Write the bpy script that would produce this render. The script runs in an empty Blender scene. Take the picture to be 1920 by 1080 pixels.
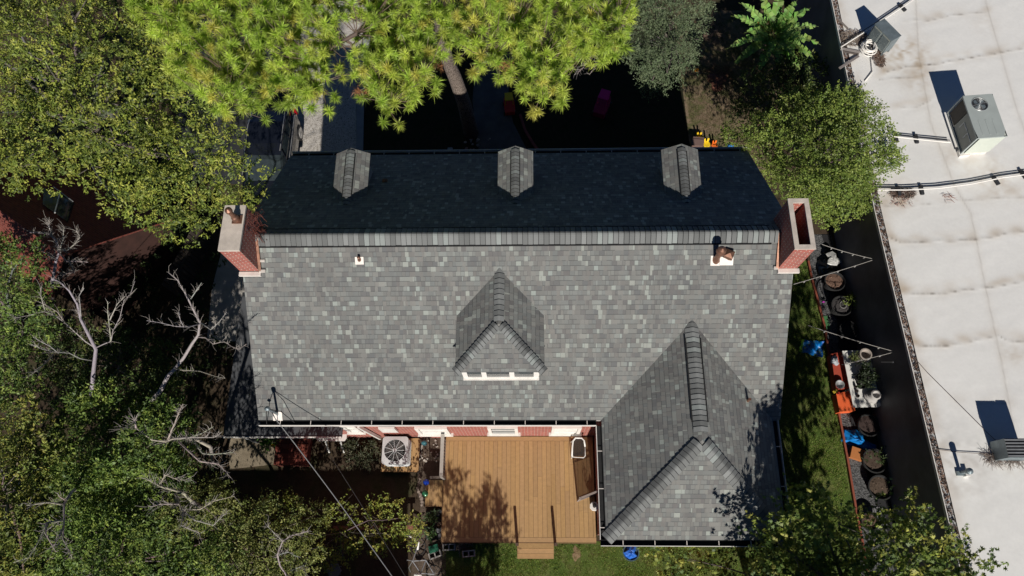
import bpy, math, random
import numpy as np
from mathutils import Vector, Matrix
R=math.radians
random.seed(7); rng=np.random.default_rng(7)
scene=bpy.context.scene
COL=scene.collection
# ------------------------------------------------------------------ camera
CF=1337.84
CR=Vector((0.99962409,0.00436483,-0.02706718)); CU=Vector((0.00528395,0.93806667,0.34641449)); CW=Vector((-0.02690286,0.34642729,-0.93769098))
CC=Vector((0.1317,-7.5719,24.25))
cd=bpy.data.cameras.new('camera'); cam=bpy.data.objects.new('camera',cd); COL.objects.link(cam)
cam.matrix_world=Matrix(((CR.x,CU.x,-CW.x,CC.x),(CR.y,CU.y,-CW.y,CC.y),(CR.z,CU.z,-CW.z,CC.z),(0,0,0,1)))
cd.sensor_width=36; cd.lens=CF/1920*36; cd.clip_end=2000; cd.clip_start=.1
scene.camera=cam
# ------------------------------------------------------------------ light
SUN_EL=R(32.4); SUN_AZ=R(175.5)
world=bpy.data.worlds.new('World'); scene.world=world; world.use_nodes=True
wt=world.node_tree; wt.nodes.clear()
sky=wt.nodes.new('ShaderNodeTexSky'); sky.sky_type='NISHITA'; sky.sun_disc=False
sky.sun_elevation=SUN_EL; sky.sun_rotation=SUN_AZ; sky.air_density=.45; sky.dust_density=0.; sky.ozone_density=6.
bg=wt.nodes.new('ShaderNodeBackground'); bg.inputs[1].default_value=.05
wo=wt.nodes.new('ShaderNodeOutputWorld'); wt.links.new(sky.outputs[0],bg.inputs[0]); wt.links.new(bg.outputs[0],wo.inputs[0])
sd=bpy.data.lights.new('sun','SUN'); sd.energy=5.0; sd.angle=R(.5); sd.color=(1,.945,.87)
so=bpy.data.objects.new('sun',sd); COL.objects.link(so)
sv=Vector((math.sin(SUN_AZ)*math.cos(SUN_EL),math.cos(SUN_AZ)*math.cos(SUN_EL),math.sin(SUN_EL)))
so.rotation_euler=sv.to_track_quat('Z','Y').to_euler(); so.location=(0,-30,30)
scene.view_settings.view_transform='Standard'; scene.view_settings.look='None'
scene.view_settings.exposure=0.0; scene.view_settings.gamma=1
try: scene.view_settings.use_curve_mapping=False
except: pass
scene.render.engine='CYCLES'
scene.cycles.max_bounces=5; scene.cycles.diffuse_bounces=2; scene.cycles.transparent_max_bounces=8
# ------------------------------------------------------------------ measuring helpers: a sight line met with a real plane
def ray(px,py): return CR*((px-960)/CF)-CU*((py-540)/CF)+CW
def P(px,py,z=0.):
    d=ray(px,py); return CC+d*((z-CC.z)/d.z)
def Yp(px,py,y):
    d=ray(px,py); return CC+d*((y-CC.y)/d.y)
def Xp(px,py,x):
    d=ray(px,py); return CC+d*((x-CC.x)/d.x)
EZ=4.7; RUN=4.3456; K=math.tan(R(34.6)); RZ=EZ+K*RUN
def zS(y): return EZ+K*(y+RUN)
def zN(y): return RZ-K*y
def onS(px,py):
    d=ray(px,py); t=(zS(0)+K*CC.y-CC.z)/(d.z-K*d.y); return CC+d*t
def onN(px,py):
    d=ray(px,py); t=(RZ-K*CC.y-CC.z)/(d.z+K*d.y); return CC+d*t
# ------------------------------------------------------------------ materials
def nt(name):
    m=bpy.data.materials.new(name); m.use_nodes=True; t=m.node_tree; b=t.nodes['Principled BSDF']; return m,t,b
def N_(t,ty,**kw):
    n=t.nodes.new(ty)
    for k_,v in kw.items(): setattr(n,k_,v)
    return n
def L(t,a,b): t.links.new(a,b)
def MA(t,op,a,b=None,c=None):
    n=N_(t,'ShaderNodeMath',operation=op)
    for i,v in enumerate((a,b,c)):
        if v is None: continue
        if isinstance(v,(int,float)): n.inputs[i].default_value=v
        else: L(t,v,n.inputs[i])
    return n.outputs[0]
def mixc(t,fac,a,b,bt='MIX'):
    n=N_(t,'ShaderNodeMix',data_type='RGBA',blend_type=bt)
    for s,v in ((n.inputs[0],fac),(n.inputs[6],a),(n.inputs[7],b)):
        if isinstance(v,(int,float)): s.default_value=v
        elif isinstance(v,tuple): s.default_value=(v+(1,))[:4]
        else: L(t,v,s)
    return n.outputs[2]
def noise(t,scale,detail=4,rough=.6,vec=None,dist=0):
    n=N_(t,'ShaderNodeTexNoise'); n.inputs['Scale'].default_value=scale; n.inputs['Detail'].default_value=detail
    n.inputs['Roughness'].default_value=rough; n.inputs['Distortion'].default_value=dist
    if vec is None: vec=N_(t,'ShaderNodeTexCoord').outputs['Object']
    L(t,vec,n.inputs['Vector']); return n.outputs[0]
def ramp(t,fac,stops,interp='LINEAR'):
    n=N_(t,'ShaderNodeValToRGB'); n.color_ramp.interpolation=interp
    e=n.color_ramp.elements
    while len(e)<len(stops): e.new(.5)
    for el,(p,c) in zip(e,stops): el.position=p; el.color=(c+(1,))[:4] if isinstance(c,tuple) else (c,c,c,1)
    L(t,fac,n.inputs[0]); return n.outputs[0]
def bump(t,b,h,strength=.3,dist=.02):
    n=N_(t,'ShaderNodeBump'); n.inputs['Strength'].default_value=strength; n.inputs['Distance'].default_value=dist
    L(t,h,n.inputs['Height']); L(t,n.outputs[0],b.inputs['Normal'])
def mat(name,c,rough=.7,var=.25,scale=6.,c2=None,metal=0.,bmp=.15,fine=60.):
    m,t,b=nt(name)
    a=noise(t,scale,5); f=noise(t,fine,3)
    dark=tuple(x*(1-var) for x in c); light=tuple(min(1,x*(1+var)) for x in c)
    if c2: light=c2
    col=mixc(t,ramp(t,a,[(.35,0.),(.65,1.)]),dark,light)
    col=mixc(t,.35,col,ramp(t,f,[(.3,.45),(.7,1.)]),'MULTIPLY') if bmp else col
    L(t,col,b.inputs['Base Color']); b.inputs['Roughness'].default_value=rough; b.inputs['Metallic'].default_value=metal
    if bmp: bump(t,b,f,bmp,.01)
    return m
def attr_mat(name,rough=.8,fine=50.,amt=.4,bmp=.2,metal=0.):
    m,t,b=nt(name); a=N_(t,'ShaderNodeAttribute',attribute_name='Col')
    f=noise(t,fine,3)
    L(t,mixc(t,amt,a.outputs[0],ramp(t,f,[(.3,.5),(.7,1.)]),'MULTIPLY'),b.inputs['Base Color'])
    b.inputs['Roughness'].default_value=rough; b.inputs['Metallic'].default_value=metal
    if bmp: bump(t,b,f,bmp,.01)
    return m
def leaf_mat(name,trans=.25,rough=.5,spec=.3):
    m,t,b=nt(name); a=N_(t,'ShaderNodeAttribute',attribute_name='Col')
    L(t,a.outputs[0],b.inputs['Base Color']); b.inputs['Roughness'].default_value=rough
    b.inputs['Specular IOR Level'].default_value=spec
    tr=N_(t,'ShaderNodeBsdfTranslucent'); L(t,mixc(t,1.,a.outputs[0],(1.0,1.15,.5),'MULTIPLY'),tr.inputs[0])
    mx=N_(t,'ShaderNodeMixShader'); mx.inputs[0].default_value=trans
    out=t.nodes['Material Output']; L(t,b.outputs[0],mx.inputs[1]); L(t,tr.outputs[0],mx.inputs[2]); L(t,mx.outputs[0],out.inputs[0])
    return m
def shingle_mat():
    m,t,b=nt('asphalt_shingle'); uv=N_(t,'ShaderNodeUVMap').outputs[0]
    sp=N_(t,'ShaderNodeSeparateXYZ'); L(t,uv,sp.inputs[0]); u,v=sp.outputs[0],sp.outputs[1]
    rowf=MA(t,'DIVIDE',v,.131); row=MA(t,'FLOOR',rowf); fr=MA(t,'FRACT',rowf)
    def wn(a,b_,w=0.):
        c=N_(t,'ShaderNodeCombineXYZ')
        for i,x in enumerate((a,b_,w)):
            if isinstance(x,(int,float)): c.inputs[i].default_value=x
            else: L(t,x,c.inputs[i])
        n=N_(t,'ShaderNodeTexWhiteNoise',noise_dimensions='3D'); L(t,c.outputs[0],n.inputs[0]); return n.outputs[0]
    def grid(wd,seed):
        o=MA(t,'MULTIPLY',wn(row,seed,1.),37.); x=MA(t,'ADD',MA(t,'DIVIDE',u,wd),o)
        # irregular tab widths: jitter each joint
        cell=MA(t,'FLOOR',x); f=MA(t,'FRACT',x); j=MA(t,'MULTIPLY',wn(cell,row,seed+2.),.55)
        c2=MA(t,'ADD',cell,MA(t,'GREATER_THAN',f,MA(t,'ADD',j,.25)))
        j2=MA(t,'ABSOLUTE',MA(t,'SUBTRACT',f,MA(t,'ADD',j,.25)))
        return wn(c2,row,seed+5.),MA(t,'LESS_THAN',j2,.03),wn(c2,row,seed+8.)
    n1,e1,h1=grid(.108,3.); n2,e2,h2=grid(.19,11.)
    sel=MA(t,'GREATER_THAN',n2,.60)
    val=MA(t,'ADD',MA(t,'MULTIPLY',n1,MA(t,'SUBTRACT',1.,sel)),MA(t,'MULTIPLY',MA(t,'MULTIPLY',h2,.84),sel))
    col=ramp(t,val,[(0,(.155,.154,.155)),(.14,(.180,.180,.176)),(.34,(.202,.203,.197)),(.50,(.185,.188,.184)),(.64,(.212,.215,.208)),(.80,(.245,.254,.243)),(.89,(.305,.328,.308))],'CONSTANT')
    hue=ramp(t,h1,[(0,(1.06,1.03,1.0)),(.5,(1.03,1.035,1.01)),(1,(.99,1.03,1.03))]); col=mixc(t,1.,col,hue,'MULTIPLY')
    fine=noise(t,180.,2); col=mixc(t,.55,col,ramp(t,fine,[(.25,.55),(.75,1.15)]),'MULTIPLY')
    big=noise(t,.5,4); col=mixc(t,.5,col,ramp(t,big,[(.3,.82),(.7,1.1)]),'MULTIPLY')
    streak=N_(t,'ShaderNodeCombineXYZ'); L(t,MA(t,'MULTIPLY',u,2.2),streak.inputs[0]); L(t,MA(t,'MULTIPLY',v,.25),streak.inputs[1])
    col=mixc(t,.35,col,ramp(t,noise(t,1.,4,vec=streak.outputs[0]),[(.35,.8),(.65,1.05)]),'MULTIPLY')
    # dark tab joints; the shadow under each course's butt edge is painted in too
    edge=MA(t,'MAXIMUM',MA(t,'MULTIPLY',MA(t,'LESS_THAN',fr,.13),MA(t,'ADD',.25,MA(t,'MULTIPLY',MA(t,'GREATER_THAN',h1,.35),.75))),MA(t,'MULTIPLY',e1,MA(t,'SUBTRACT',1.,sel)))
    col=mixc(t,MA(t,'MULTIPLY',edge,.62),col,(.055,.058,.06))
    L(t,col,b.inputs['Base Color']); b.inputs['Roughness'].default_value=.95; b.inputs['Specular IOR Level'].default_value=.15
    h=MA(t,'ADD',MA(t,'MULTIPLY',MA(t,'SUBTRACT',1.,fr),.8),MA(t,'MULTIPLY',val,.5)); bump(t,b,h,.5,.012)
    return m
def brick_mat(name='brick',c1=(.40,.075,.05),c2=(.27,.045,.03),mo=(.52,.42,.36),sc=1.,msize=.008):
    m,t,b=nt(name); uv=N_(t,'ShaderNodeUVMap').outputs[0]
    br=N_(t,'ShaderNodeTexBrick'); L(t,uv,br.inputs[0]); br.inputs['Scale'].default_value=1.
    br.inputs['Brick Width'].default_value=.21*sc; br.inputs['Row Height'].default_value=.075*sc; br.inputs['Mortar Size'].default_value=msize
    br.inputs['Color1'].default_value=c1+(1,); br.inputs['Color2'].default_value=c2+(1,); br.inputs['Mortar'].default_value=mo+(1,)
    n=noise(t,5.,4); n2=noise(t,80.,2)
    c=mixc(t,.5,br.outputs[0],ramp(t,n,[(.3,.65),(.7,1.1)]),'MULTIPLY'); c=mixc(t,.4,c,ramp(t,n2,[(.3,.6),(.7,1.1)]),'MULTIPLY')
    L(t,c,b.inputs['Base Color']); b.inputs['Roughness'].default_value=.9; bump(t,b,MA(t,'SUBTRACT',1.,br.outputs[1]),.5,.01)
    return m
M={}
M['shingle']=shingle_mat(); M['cap']=attr_mat('ridge_shingle',.95,150.,.5)
M['vcol']=attr_mat('tinted'); M['wood']=attr_mat('stained_wood',.75,9.,.3,.05)
M['leaf']=leaf_mat('foliage'); M['needle']=leaf_mat('pine_needles',.42,.40,.5); M['bark']=attr_mat('bark',.9,25.,.6,.6)
M['brick']=brick_mat(); M['brickdk']=brick_mat('old_brick',(.22,.045,.03),(.15,.03,.022),(.20,.08,.055))
M['white']=mat('white_paint',(.78,.75,.70),.5,.06,3.,bmp=0); M['black']=mat('black_metal',(.02,.02,.022),.5,.3)
M['darkgut']=mat('gutter_inside',(.012,.012,.013),.8,.3); M['glass']=mat('window_glass',(.03,.04,.045),.08,.2,bmp=0)
M['conc']=mat('concrete',(.50,.47,.43),.9,.12,2.,bmp=.3); M['mortar']=mat('cap_mortar',(.60,.53,.46),.9,.12,5.,bmp=.3)
M['copper']=mat('aged_copper',(.30,.16,.11),.45,.3,8.,metal=.7,bmp=.05); M['flash']=mat('flashing',(.72,.66,.60),.5,.1,bmp=0)
M['rubber']=mat('rubber',(.015,.015,.016),.6,.2); M['steel']=mat('steel',(.45,.46,.46),.4,.1,metal=.6,bmp=0)
M['plastic_w']=mat('white_plastic',(.75,.74,.70),.35,.05,bmp=0); M['grille']=mat('condenser_shell',(.56,.57,.57),.45,.04,bmp=0)
M['acgreen']=mat('hvac_casing',(.36,.40,.385),.5,.06,2.,bmp=0); M['acside']=mat('hvac_side',(.52,.56,.49),.5,.05,2.,bmp=0)
M['acpanel']=mat('hvac_panel',(.25,.26,.23),.55,.06,bmp=0); M['galv']=mat('galvanised',(.22,.27,.29),.45,.15,4.,metal=.4,bmp=.05)
M['carpaint']=mat('car_paint',(.010,.012,.018),.12,.1,bmp=0); M['carpaint'].node_tree.nodes['Principled BSDF'].inputs['Coat Weight'].default_value=1.
M['alu']=mat('alloy',(.55,.54,.52),.35,.05,metal=.5,bmp=0); M['red']=mat('red_lens',(.45,.01,.015),.2,.1,bmp=0)
M['globeb']=mat('blue_glass',(.01,.04,.30),.05,.1,bmp=0); M['globeg']=mat('green_glass',(.03,.16,.07),.05,.1,bmp=0); M['globet']=mat('teal_glass',(.05,.16,.19),.08,.1,bmp=0)
# ------------------------------------------------------------------ mesh builder
class MB:
    def __init__(s): s.v=[]; s.f=[]; s.m=[]; s.c=[]
    def add(s,vs,fs,mi=0,col=(.5,.5,.5)):
        o=len(s.v); s.v+= [tuple(x) for x in vs]; s.c+=[col]*len(vs)
        for f_ in fs: s.f.append(tuple(i+o for i in f_)); s.m.append(mi)
        return s
    def box(s,c,size,rz=0,mi=0,col=(.5,.5,.5),rot=None):
        x,y,z=[d/2 for d in size]
        pts=[Vector(p) for p in ((-x,-y,-z),(x,-y,-z),(x,y,-z),(-x,y,-z),(-x,-y,z),(x,-y,z),(x,y,z),(-x,y,z))]
        Mx=rot if rot is not None else Matrix.Rotation(rz,3,'Z')
        return s.add([Mx@p+Vector(c) for p in pts],[(0,3,2,1),(4,5,6,7),(0,1,5,4),(1,2,6,5),(2,3,7,6),(3,0,4,7)],mi,col)
    def bar(s,a,b,w,h,mi=0,col=(.5,.5,.5)):
        a=Vector(a);b=Vector(b);d=b-a; q=d.to_track_quat('X','Z').to_matrix()
        return s.box((a+b)/2,(d.length,w,h),mi=mi,col=col,rot=q)
    def prism(s,poly,z0,z1,mi=0,col=(.5,.5,.5)):
        n=len(poly); vs=[(p[0],p[1],z0) for p in poly]+[(p[0],p[1],z1) for p in poly]
        ar=sum(poly[i][0]*poly[(i+1)%n][1]-poly[(i+1)%n][0]*poly[i][1] for i in range(n))
        fs=[tuple(range(n)),tuple(range(n,2*n))]+[(i,(i+1)%n,n+(i+1)%n,n+i) for i in range(n)]
        fs[0]=fs[0][::-1]
        if ar<0: fs=[f_[::-1] for f_ in fs]
        return s.add(vs,fs,mi,col)
    def tube(s,pts,rad,n=6,mi=0,col=(.5,.5,.5),cap=True):
        pts=[Vector(p) for p in pts]
        if isinstance(rad,(int,float)): rad=[rad]*len(pts)
        vs=[];fs=[]; up=Vector((0,0,1)); prev=None
        for i,p in enumerate(pts):
            d=(pts[min(i+1,len(pts)-1)]-pts[max(i-1,0)]); d=d.normalized() if d.length>1e-9 else Vector((0,0,1))
            if prev is None:
                a=d.cross(up) if abs(d.z)<.95 else d.cross(Vector((1,0,0)))
            else: a=prev-d*prev.dot(d)
            a.normalize(); b=d.cross(a); prev=a
            for k_ in range(n):
                t=2*math.pi*k_/n; vs.append(p+(a*math.cos(t)+b*math.sin(t))*rad[i])
        for i in range(len(pts)-1):
            for k_ in range(n): fs.append((i*n+k_,i*n+(k_+1)%n,(i+1)*n+(k_+1)%n,(i+1)*n+k_))
        if cap: fs+= [tuple(range(n))[::-1],tuple((len(pts)-1)*n+k_ for k_ in range(n))]
        return s.add(vs,fs,mi,col)
    def lathe(s,prof,c=(0,0,0),n=20,mi=0,col=(.5,.5,.5),rot=None,sx=1,sy=1):
        vs=[];fs=[];Mx=rot if rot is not None else Matrix.Identity(3)
        for (r_,z) in prof:
            for k_ in range(n):
                t=2*math.pi*k_/n; vs.append(Mx@Vector((r_*math.cos(t)*sx,r_*math.sin(t)*sy,z))+Vector(c))
        for i in range(len(prof)-1):
            for k_ in range(n): fs.append((i*n+k_,i*n+(k_+1)%n,(i+1)*n+(k_+1)%n,(i+1)*n+k_))
        if prof[0][0]>1e-4: fs.append(tuple(range(n))[::-1])
        if prof[-1][0]>1e-4: fs.append(tuple((len(prof)-1)*n+k_ for k_ in range(n)))
        return s.add(vs,fs,mi,col)
    def build(s,name,mats,parent=None,uv=False,smooth=False,loc=None):
        me=bpy.data.meshes.new(name); me.from_pydata(s.v,[],s.f)
        if not isinstance(mats,(list,tuple)): mats=[mats]
        for m_ in mats: me.materials.append(M[m_] if isinstance(m_,str) else m_)
        me.polygons.foreach_set('material_index',s.m)
        ca=me.color_attributes.new('Col','FLOAT_COLOR','POINT')
        ca.data.foreach_set('color',np.concatenate([np.array(s.c,float).reshape(-1,3),np.ones((len(s.c),1))],1).ravel())
        if uv:
            ul=me.uv_layers.new(name='UVMap')
            for p in me.polygons:
                n=p.normal; h=Vector((0,0,1)).cross(n)
                h=h.normalized() if h.length>.02 else Vector((1,0,0)); vv=n.cross(h)
                for li in p.loop_indices:
                    co=me.vertices[me.loops[li].vertex_index].co; ul.data[li].uv=(co.dot(h),co.dot(vv))
        if smooth: me.polygons.foreach_set('use_smooth',[True]*len(me.polygons))
        me.update()
        o=bpy.data.objects.new(name,me); COL.objects.link(o)
        if parent is not None: attach(o,parent)
        return o
def attach(o,parent):
    o.parent=parent; o.matrix_parent_inverse=Matrix.Translation(-world_loc(parent))
def world_loc(o):
    l=Vector(o.location)
    p=o.parent
    while p is not None:
        l=l+Vector(p.location) if o.matrix_parent_inverse==Matrix.Identity(4) else l
        break
    return l
def tag(o,label=None,cat=None,group=None,kind=None):
    if label: o['label']=label
    if cat: o['category']=cat
    if group: o['group']=group
    if kind: o['kind']=kind
    return o
def thing(name,label,cat,loc,group=None):
    o=bpy.data.objects.new(name,None); COL.objects.link(o); o.location=loc; o.empty_display_size=.2
    return tag(o,label,cat,group)
def rock(mb,c,r,col,mi=0,fl=.7,seed=None,n=7):
    rr=random.Random(seed) if seed is not None else random
    prof=[(.01,-.6*fl)]; vs=[];fs=[]
    for i,(a,z) in enumerate(((.7,-.5),(1.,0),(.75,.55))):
        for k_ in range(n):
            t=2*math.pi*k_/n; q=r*(a*rr.uniform(.75,1.15)); vs.append((c[0]+q*math.cos(t),c[1]+q*math.sin(t),c[2]+r*fl*(z+rr.uniform(-.12,.12))))
    for i in range(2):
        for k_ in range(n): fs.append((i*n+k_,i*n+(k_+1)%n,(i+1)*n+(k_+1)%n,(i+1)*n+k_))
    fs+= [tuple(range(n))[::-1],tuple(2*n+k_ for k_ in range(n))]
    mb.add(vs,fs,mi,col)
#@@NEXT
# ================================================================== SETTING
def slab(name,poly,z,matn,th=.0,kind='structure',label=None,cat=None):
    mb=MB()
    if th: mb.prism(poly,z-th,z)
    else: mb.add([(x,y,z) for x,y in poly],[tuple(range(len(poly)))] if sum(poly[i][0]*poly[(i+1)%len(poly)][1]-poly[(i+1)%len(poly)][0]*poly[i][1] for i in range(len(poly)))>0 else [tuple(range(len(poly)))[::-1]])
    o=mb.build(name,matn,uv=True); tag(o,label,cat,kind=kind); return o
def pp(*q,z=0.): return [tuple(P(a,b,z)[:2]) for a,b in q]
def dirt(name,stops,scale=1.2,fine=35.,bm=.5):
    m,t,b=nt(name); a=noise(t,scale,6,.65,dist=.4); f=noise(t,fine,4,.7); g=noise(t,7.,4)
    c=ramp(t,a,stops); c=mixc(t,.75,c,ramp(t,f,[(.25,.35),(.75,1.35)]),'MULTIPLY'); c=mixc(t,.5,c,ramp(t,g,[(.3,.6),(.7,1.2)]),'MULTIPLY')
    L(t,c,b.inputs['Base Color']); b.inputs['Roughness'].default_value=1.; b.inputs['Specular IOR Level'].default_value=.1; bump(t,b,f,bm,.03); return m
M['ground']=dirt('bare_soil',[(.3,(.055,.040,.028)),(.5,(.085,.062,.042)),(.65,(.06,.06,.03))])
M['lawn']=dirt('lawn_soil',[(.3,(.07,.12,.025)),(.5,(.11,.16,.038)),(.7,(.17,.16,.065))],1.6,60.)
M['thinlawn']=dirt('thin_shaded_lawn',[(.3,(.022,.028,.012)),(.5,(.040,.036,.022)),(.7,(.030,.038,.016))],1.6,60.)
M['drylawn']=dirt('dry_lawn',[(.3,(.14,.11,.065)),(.45,(.26,.19,.13)),(.6,(.11,.12,.045)),(.75,(.32,.22,.16))],2.2,60.)
M['mulch']=dirt('mulch',[(.3,(.10,.075,.058)),(.6,(.17,.13,.10))],2.,45.,.8)
M['tan']=dirt('dry_path',[(.3,(.22,.18,.125)),(.6,(.30,.25,.18))],2.,60.)
def gravel_mat(name,a,b_,sc=28.):
    m,t,b=nt(name); co=N_(t,'ShaderNodeTexCoord').outputs['Object']; v=N_(t,'ShaderNodeTexVoronoi'); v.inputs['Scale'].default_value=sc; L(t,co,v.inputs['Vector'])
    s=N_(t,'ShaderNodeSeparateColor'); L(t,v.outputs['Color'],s.inputs[0])
    L(t,mixc(t,s.outputs[0],a,b_),b.inputs['Base Color']); b.inputs['Roughness'].default_value=.9; bump(t,b,MA(t,'SUBTRACT',1.,v.outputs['Distance']),.8,.02); return m
M['gravel']=gravel_mat('slate_gravel',(.025,.026,.028),(.15,.15,.15))
def pebble_conc():
    m,t,b=nt('exposed_aggregate'); v=N_(t,'ShaderNodeTexVoronoi'); v.inputs['Scale'].default_value=30.; L(t,N_(t,'ShaderNodeTexCoord').outputs['Object'],v.inputs['Vector'])
    s=N_(t,'ShaderNodeSeparateColor'); L(t,v.outputs['Color'],s.inputs[0])
    c=ramp(t,s.outputs[0],[(0,(.16,.14,.12)),(.12,(.36,.33,.29)),(.5,(.46,.43,.39)),(.9,(.56,.53,.49))])
    c=mixc(t,.5,c,ramp(t,noise(t,1.5,5),[(.3,.8),(.7,1.1)]),'MULTIPLY'); L(t,c,b.inputs['Base Color']); b.inputs['Roughness'].default_value=.9; bump(t,b,s.outputs[0],.4,.01); return m
M['aggr']=pebble_conc()
slab('ground',[(-90,-90),(90,-90),(90,90),(-90,90)],0,'ground')
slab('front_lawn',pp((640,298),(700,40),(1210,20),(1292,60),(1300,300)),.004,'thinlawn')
slab('side_lawn',pp((1262,20),(1300,330),(1430,330),(1470,240),(1440,20)),.008,'drylawn')
# driveway and walks
slab('driveway',[tuple(P(552,-60)[:2]),tuple(P(552,165)[:2]),tuple(P(548,330)[:2]),tuple(P(668,330)[:2]),tuple(P(668,150)[:2]),tuple(P(700,-60)[:2])],.03,'aggr',th=.05)
M['edge']=mat('kerb_concrete',(.30,.31,.32),.9,.1,3.)
slab('driveway_edging',pp((668,330),(680,330),(684,140),(715,-60),(701,-60),(669,150)),.05,'edge',th=.06)
M['apron_dark']=mat('shade_dark_apron',(.028,.030,.035),.9,.2,3.,bmp=.4)  # near-black tone stands in for tree shade west of the driveway
slab('parking_apron',pp((330,-60),(552,-60),(551,165),(547,345),(330,345)),.012,'apron_dark')
wk=[(905,330),(893,250),(886,190),(890,140),(905,90),(925,40),(985,40),(965,90),(955,140),(953,180),(962,230),(985,275),(1010,330)]
M['walk']=mat('dark_walk',(.10,.097,.095),.95,.2,2.,bmp=.3)
slab('front_walk',pp(*wk),.02,'walk',th=.03)
slab('back_lawn',pp((828,1015),(1500,1015),(1520,1200),(828,1200)),.004,'lawn')
slab('east_lawn',pp((1440,470),(1517,490),(1560,700),(1612,1010),(1640,1200),(1440,1200)),.006,'lawn')
slab('gravel_strip',pp((1519,440),(1558,440),(1700,1060),(1720,1200),(1625,1200),(1605,960),(1562,700),(1519,500)),.01,'gravel')
M['fabric']=mat('weed_fabric',(.016,.016,.018),.85,.3,3.,bmp=.3)
slab('weed_fabric',pp((1540,440),(1552,480),(1566,560),(1572,640),(1580,700),(1596,800),(1618,860),(1632,920),(1665,1000),(1700,1200),(1760,1200),(1702,1060),(1640,800),(1556,440)),.016,'fabric')
slab('side_path',pp((398,540),(424,440),(470,440),(470,640),(388,640)),.02,'conc',th=.04)
slab('west_path',pp((430,815),(520,815),(520,870),(430,880)),.008,'tan')
slab('garden_bed',pp((782,812),(836,812),(836,900),(820,905),(815,948),(836,960),(836,1080),(770,1080),(788,950),(782,890)),.010,'mulch')
slab('terrace_bed',pp((596,820),(782,815),(782,886),(580,886)),.007,'ground')
# brick and timber edging beside gravel
t=MB()
ed=[P(a,b,.06) for a,b in ((1515,490),(1521,520),(1545,610),(1560,700),(1573,780),(1590,870),(1605,960),(1615,1010),(1630,1090))]
for a,b in zip(ed,ed[1:]): t.bar(a,b,.065,.13,col=(.26,.065,.035))
tag(t.build('garden_edging','wood'),'long rusty red timber edging between the side lawn and the gravel','garden edging')
# ------------------------------------------------------------------ the brick house
def cap_row(mb,p0,p1,half,dl,dr,step=.2,lift=.03,vent=None,start=0.,th=.012):
    """overlapping ridge shingles from p0 to p1 with dark butt joints; dl/dr: drop per metre on either side"""
    p0=Vector(p0);p1=Vector(p1);d=(p1-p0);Ln=d.length;d.normalize(); h=Vector((d.x,d.y,0)).normalized(); s=Vector((h.y,-h.x,0))
    T=(-1,-.7,-.4,-.18,0,.18,.4,.7,1); nT=len(T)
    def prof(q,w,lf): return [q+s*(tt*w)+Vector((0,0,lf+.012-(dl if tt<0 else dr)*w*(math.sqrt(tt*tt+.05)-.2236)/.80)) for tt in T]
    n=max(1,int(Ln/step)); vs=prof(p0,half*.97,lift-.012)+prof(p0+d*n*step,half*.97,lift-.012)
    mb.add(vs,[(j,j+nT,j+nT+1,j+1) for j in range(nT-1)],0,(.035,.036,.038))
    for i in range(n):
        a=p0+d*(i*step+.012); b=p0+d*((i+1)*step-.002)
        g=random.choice((.14,.16,.18,.195,.21,.235,.29)); g*=random.uniform(.92,1.08); col=(g*.98,g*1.02,g)
        if g>.27: col=(g*.95,g*1.04,g)
        w=half*random.uniform(.97,1.03); vs=prof(b,w,lift-.004)+prof(a,w,lift+th); base=len(vs); vs+=[v-Vector((0,0,.022)) for v in vs[nT:2*nT]]+[vs[0]-Vector((0,0,.03)),vs[nT-1]-Vector((0,0,.03))]
        fs=[(j,j+nT,j+nT+1,j+1) for j in range(nT-1)]
        mb.add(vs[nT:2*nT]+vs[base:base+nT],[(j,nT+j,nT+j+1,j+1) for j in range(nT-1)],0,tuple(x*.3 for x in col))
        fs+=[(0,base+nT,base,nT),(nT-1,2*nT-1,base+nT-1,base+nT+1)]
        mb.add(vs,fs,0,col)
house=thing('brick_house','large red brick house with grey shingle roof, four dormers and two brick chimneys','house',(0,-.5,0))
XL,XR=-7.38,6.82; YE=-4.21; YN=4.02
def poly3(mb,pts,th=.1,mi=0,under=1):
    n=len(pts);pts=[Vector(p) for p in pts]
    mb.add(pts,[tuple(range(n))],mi)
    dn=Vector((0,0,-th)); mb.add([p+dn for p in pts],[tuple(range(n))[::-1]],under)
    vs=pts+[p+dn for p in pts]; mb.add(vs,[(i,n+i,n+(i+1)%n,(i+1)%n) for i in range(n)],under)
M['drip']=mat('rake_trim',(.10,.105,.11),.6,.1)
rf=MB()
poly3(rf,[(XL,YE,zS(YE)),(XR,YE,zS(YE)),(XR,0,RZ),(XL,0,RZ)])
poly3(rf,[(XR,YN,zN(YN)),(XL,YN,zN(YN)),(XL,0,RZ),(XR,0,RZ)])
WX0,WX1,WY=1.881,6.755,-7.417; G=.14; XM=(WX0+WX1)/2; HW=(WX1-WX0)/2; ZW=EZ+K*HW; zg=EZ+K*G; YA=WY+HW
a_=(WX0+G,WY+G,zg); b_=(WX1-G,WY+G,zg); ap=(XM,YA,ZW); jn=(XM,-RUN+HW,ZW)
poly3(rf,[a_,ap,jn,(WX0+G,-RUN+G,zg)])
poly3(rf,[b_,(WX1-G,-RUN+G,zg),jn,ap]); poly3(rf,[a_,b_,ap])
roof=rf.build('roof',['shingle','drip'],house,uv=True)
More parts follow.
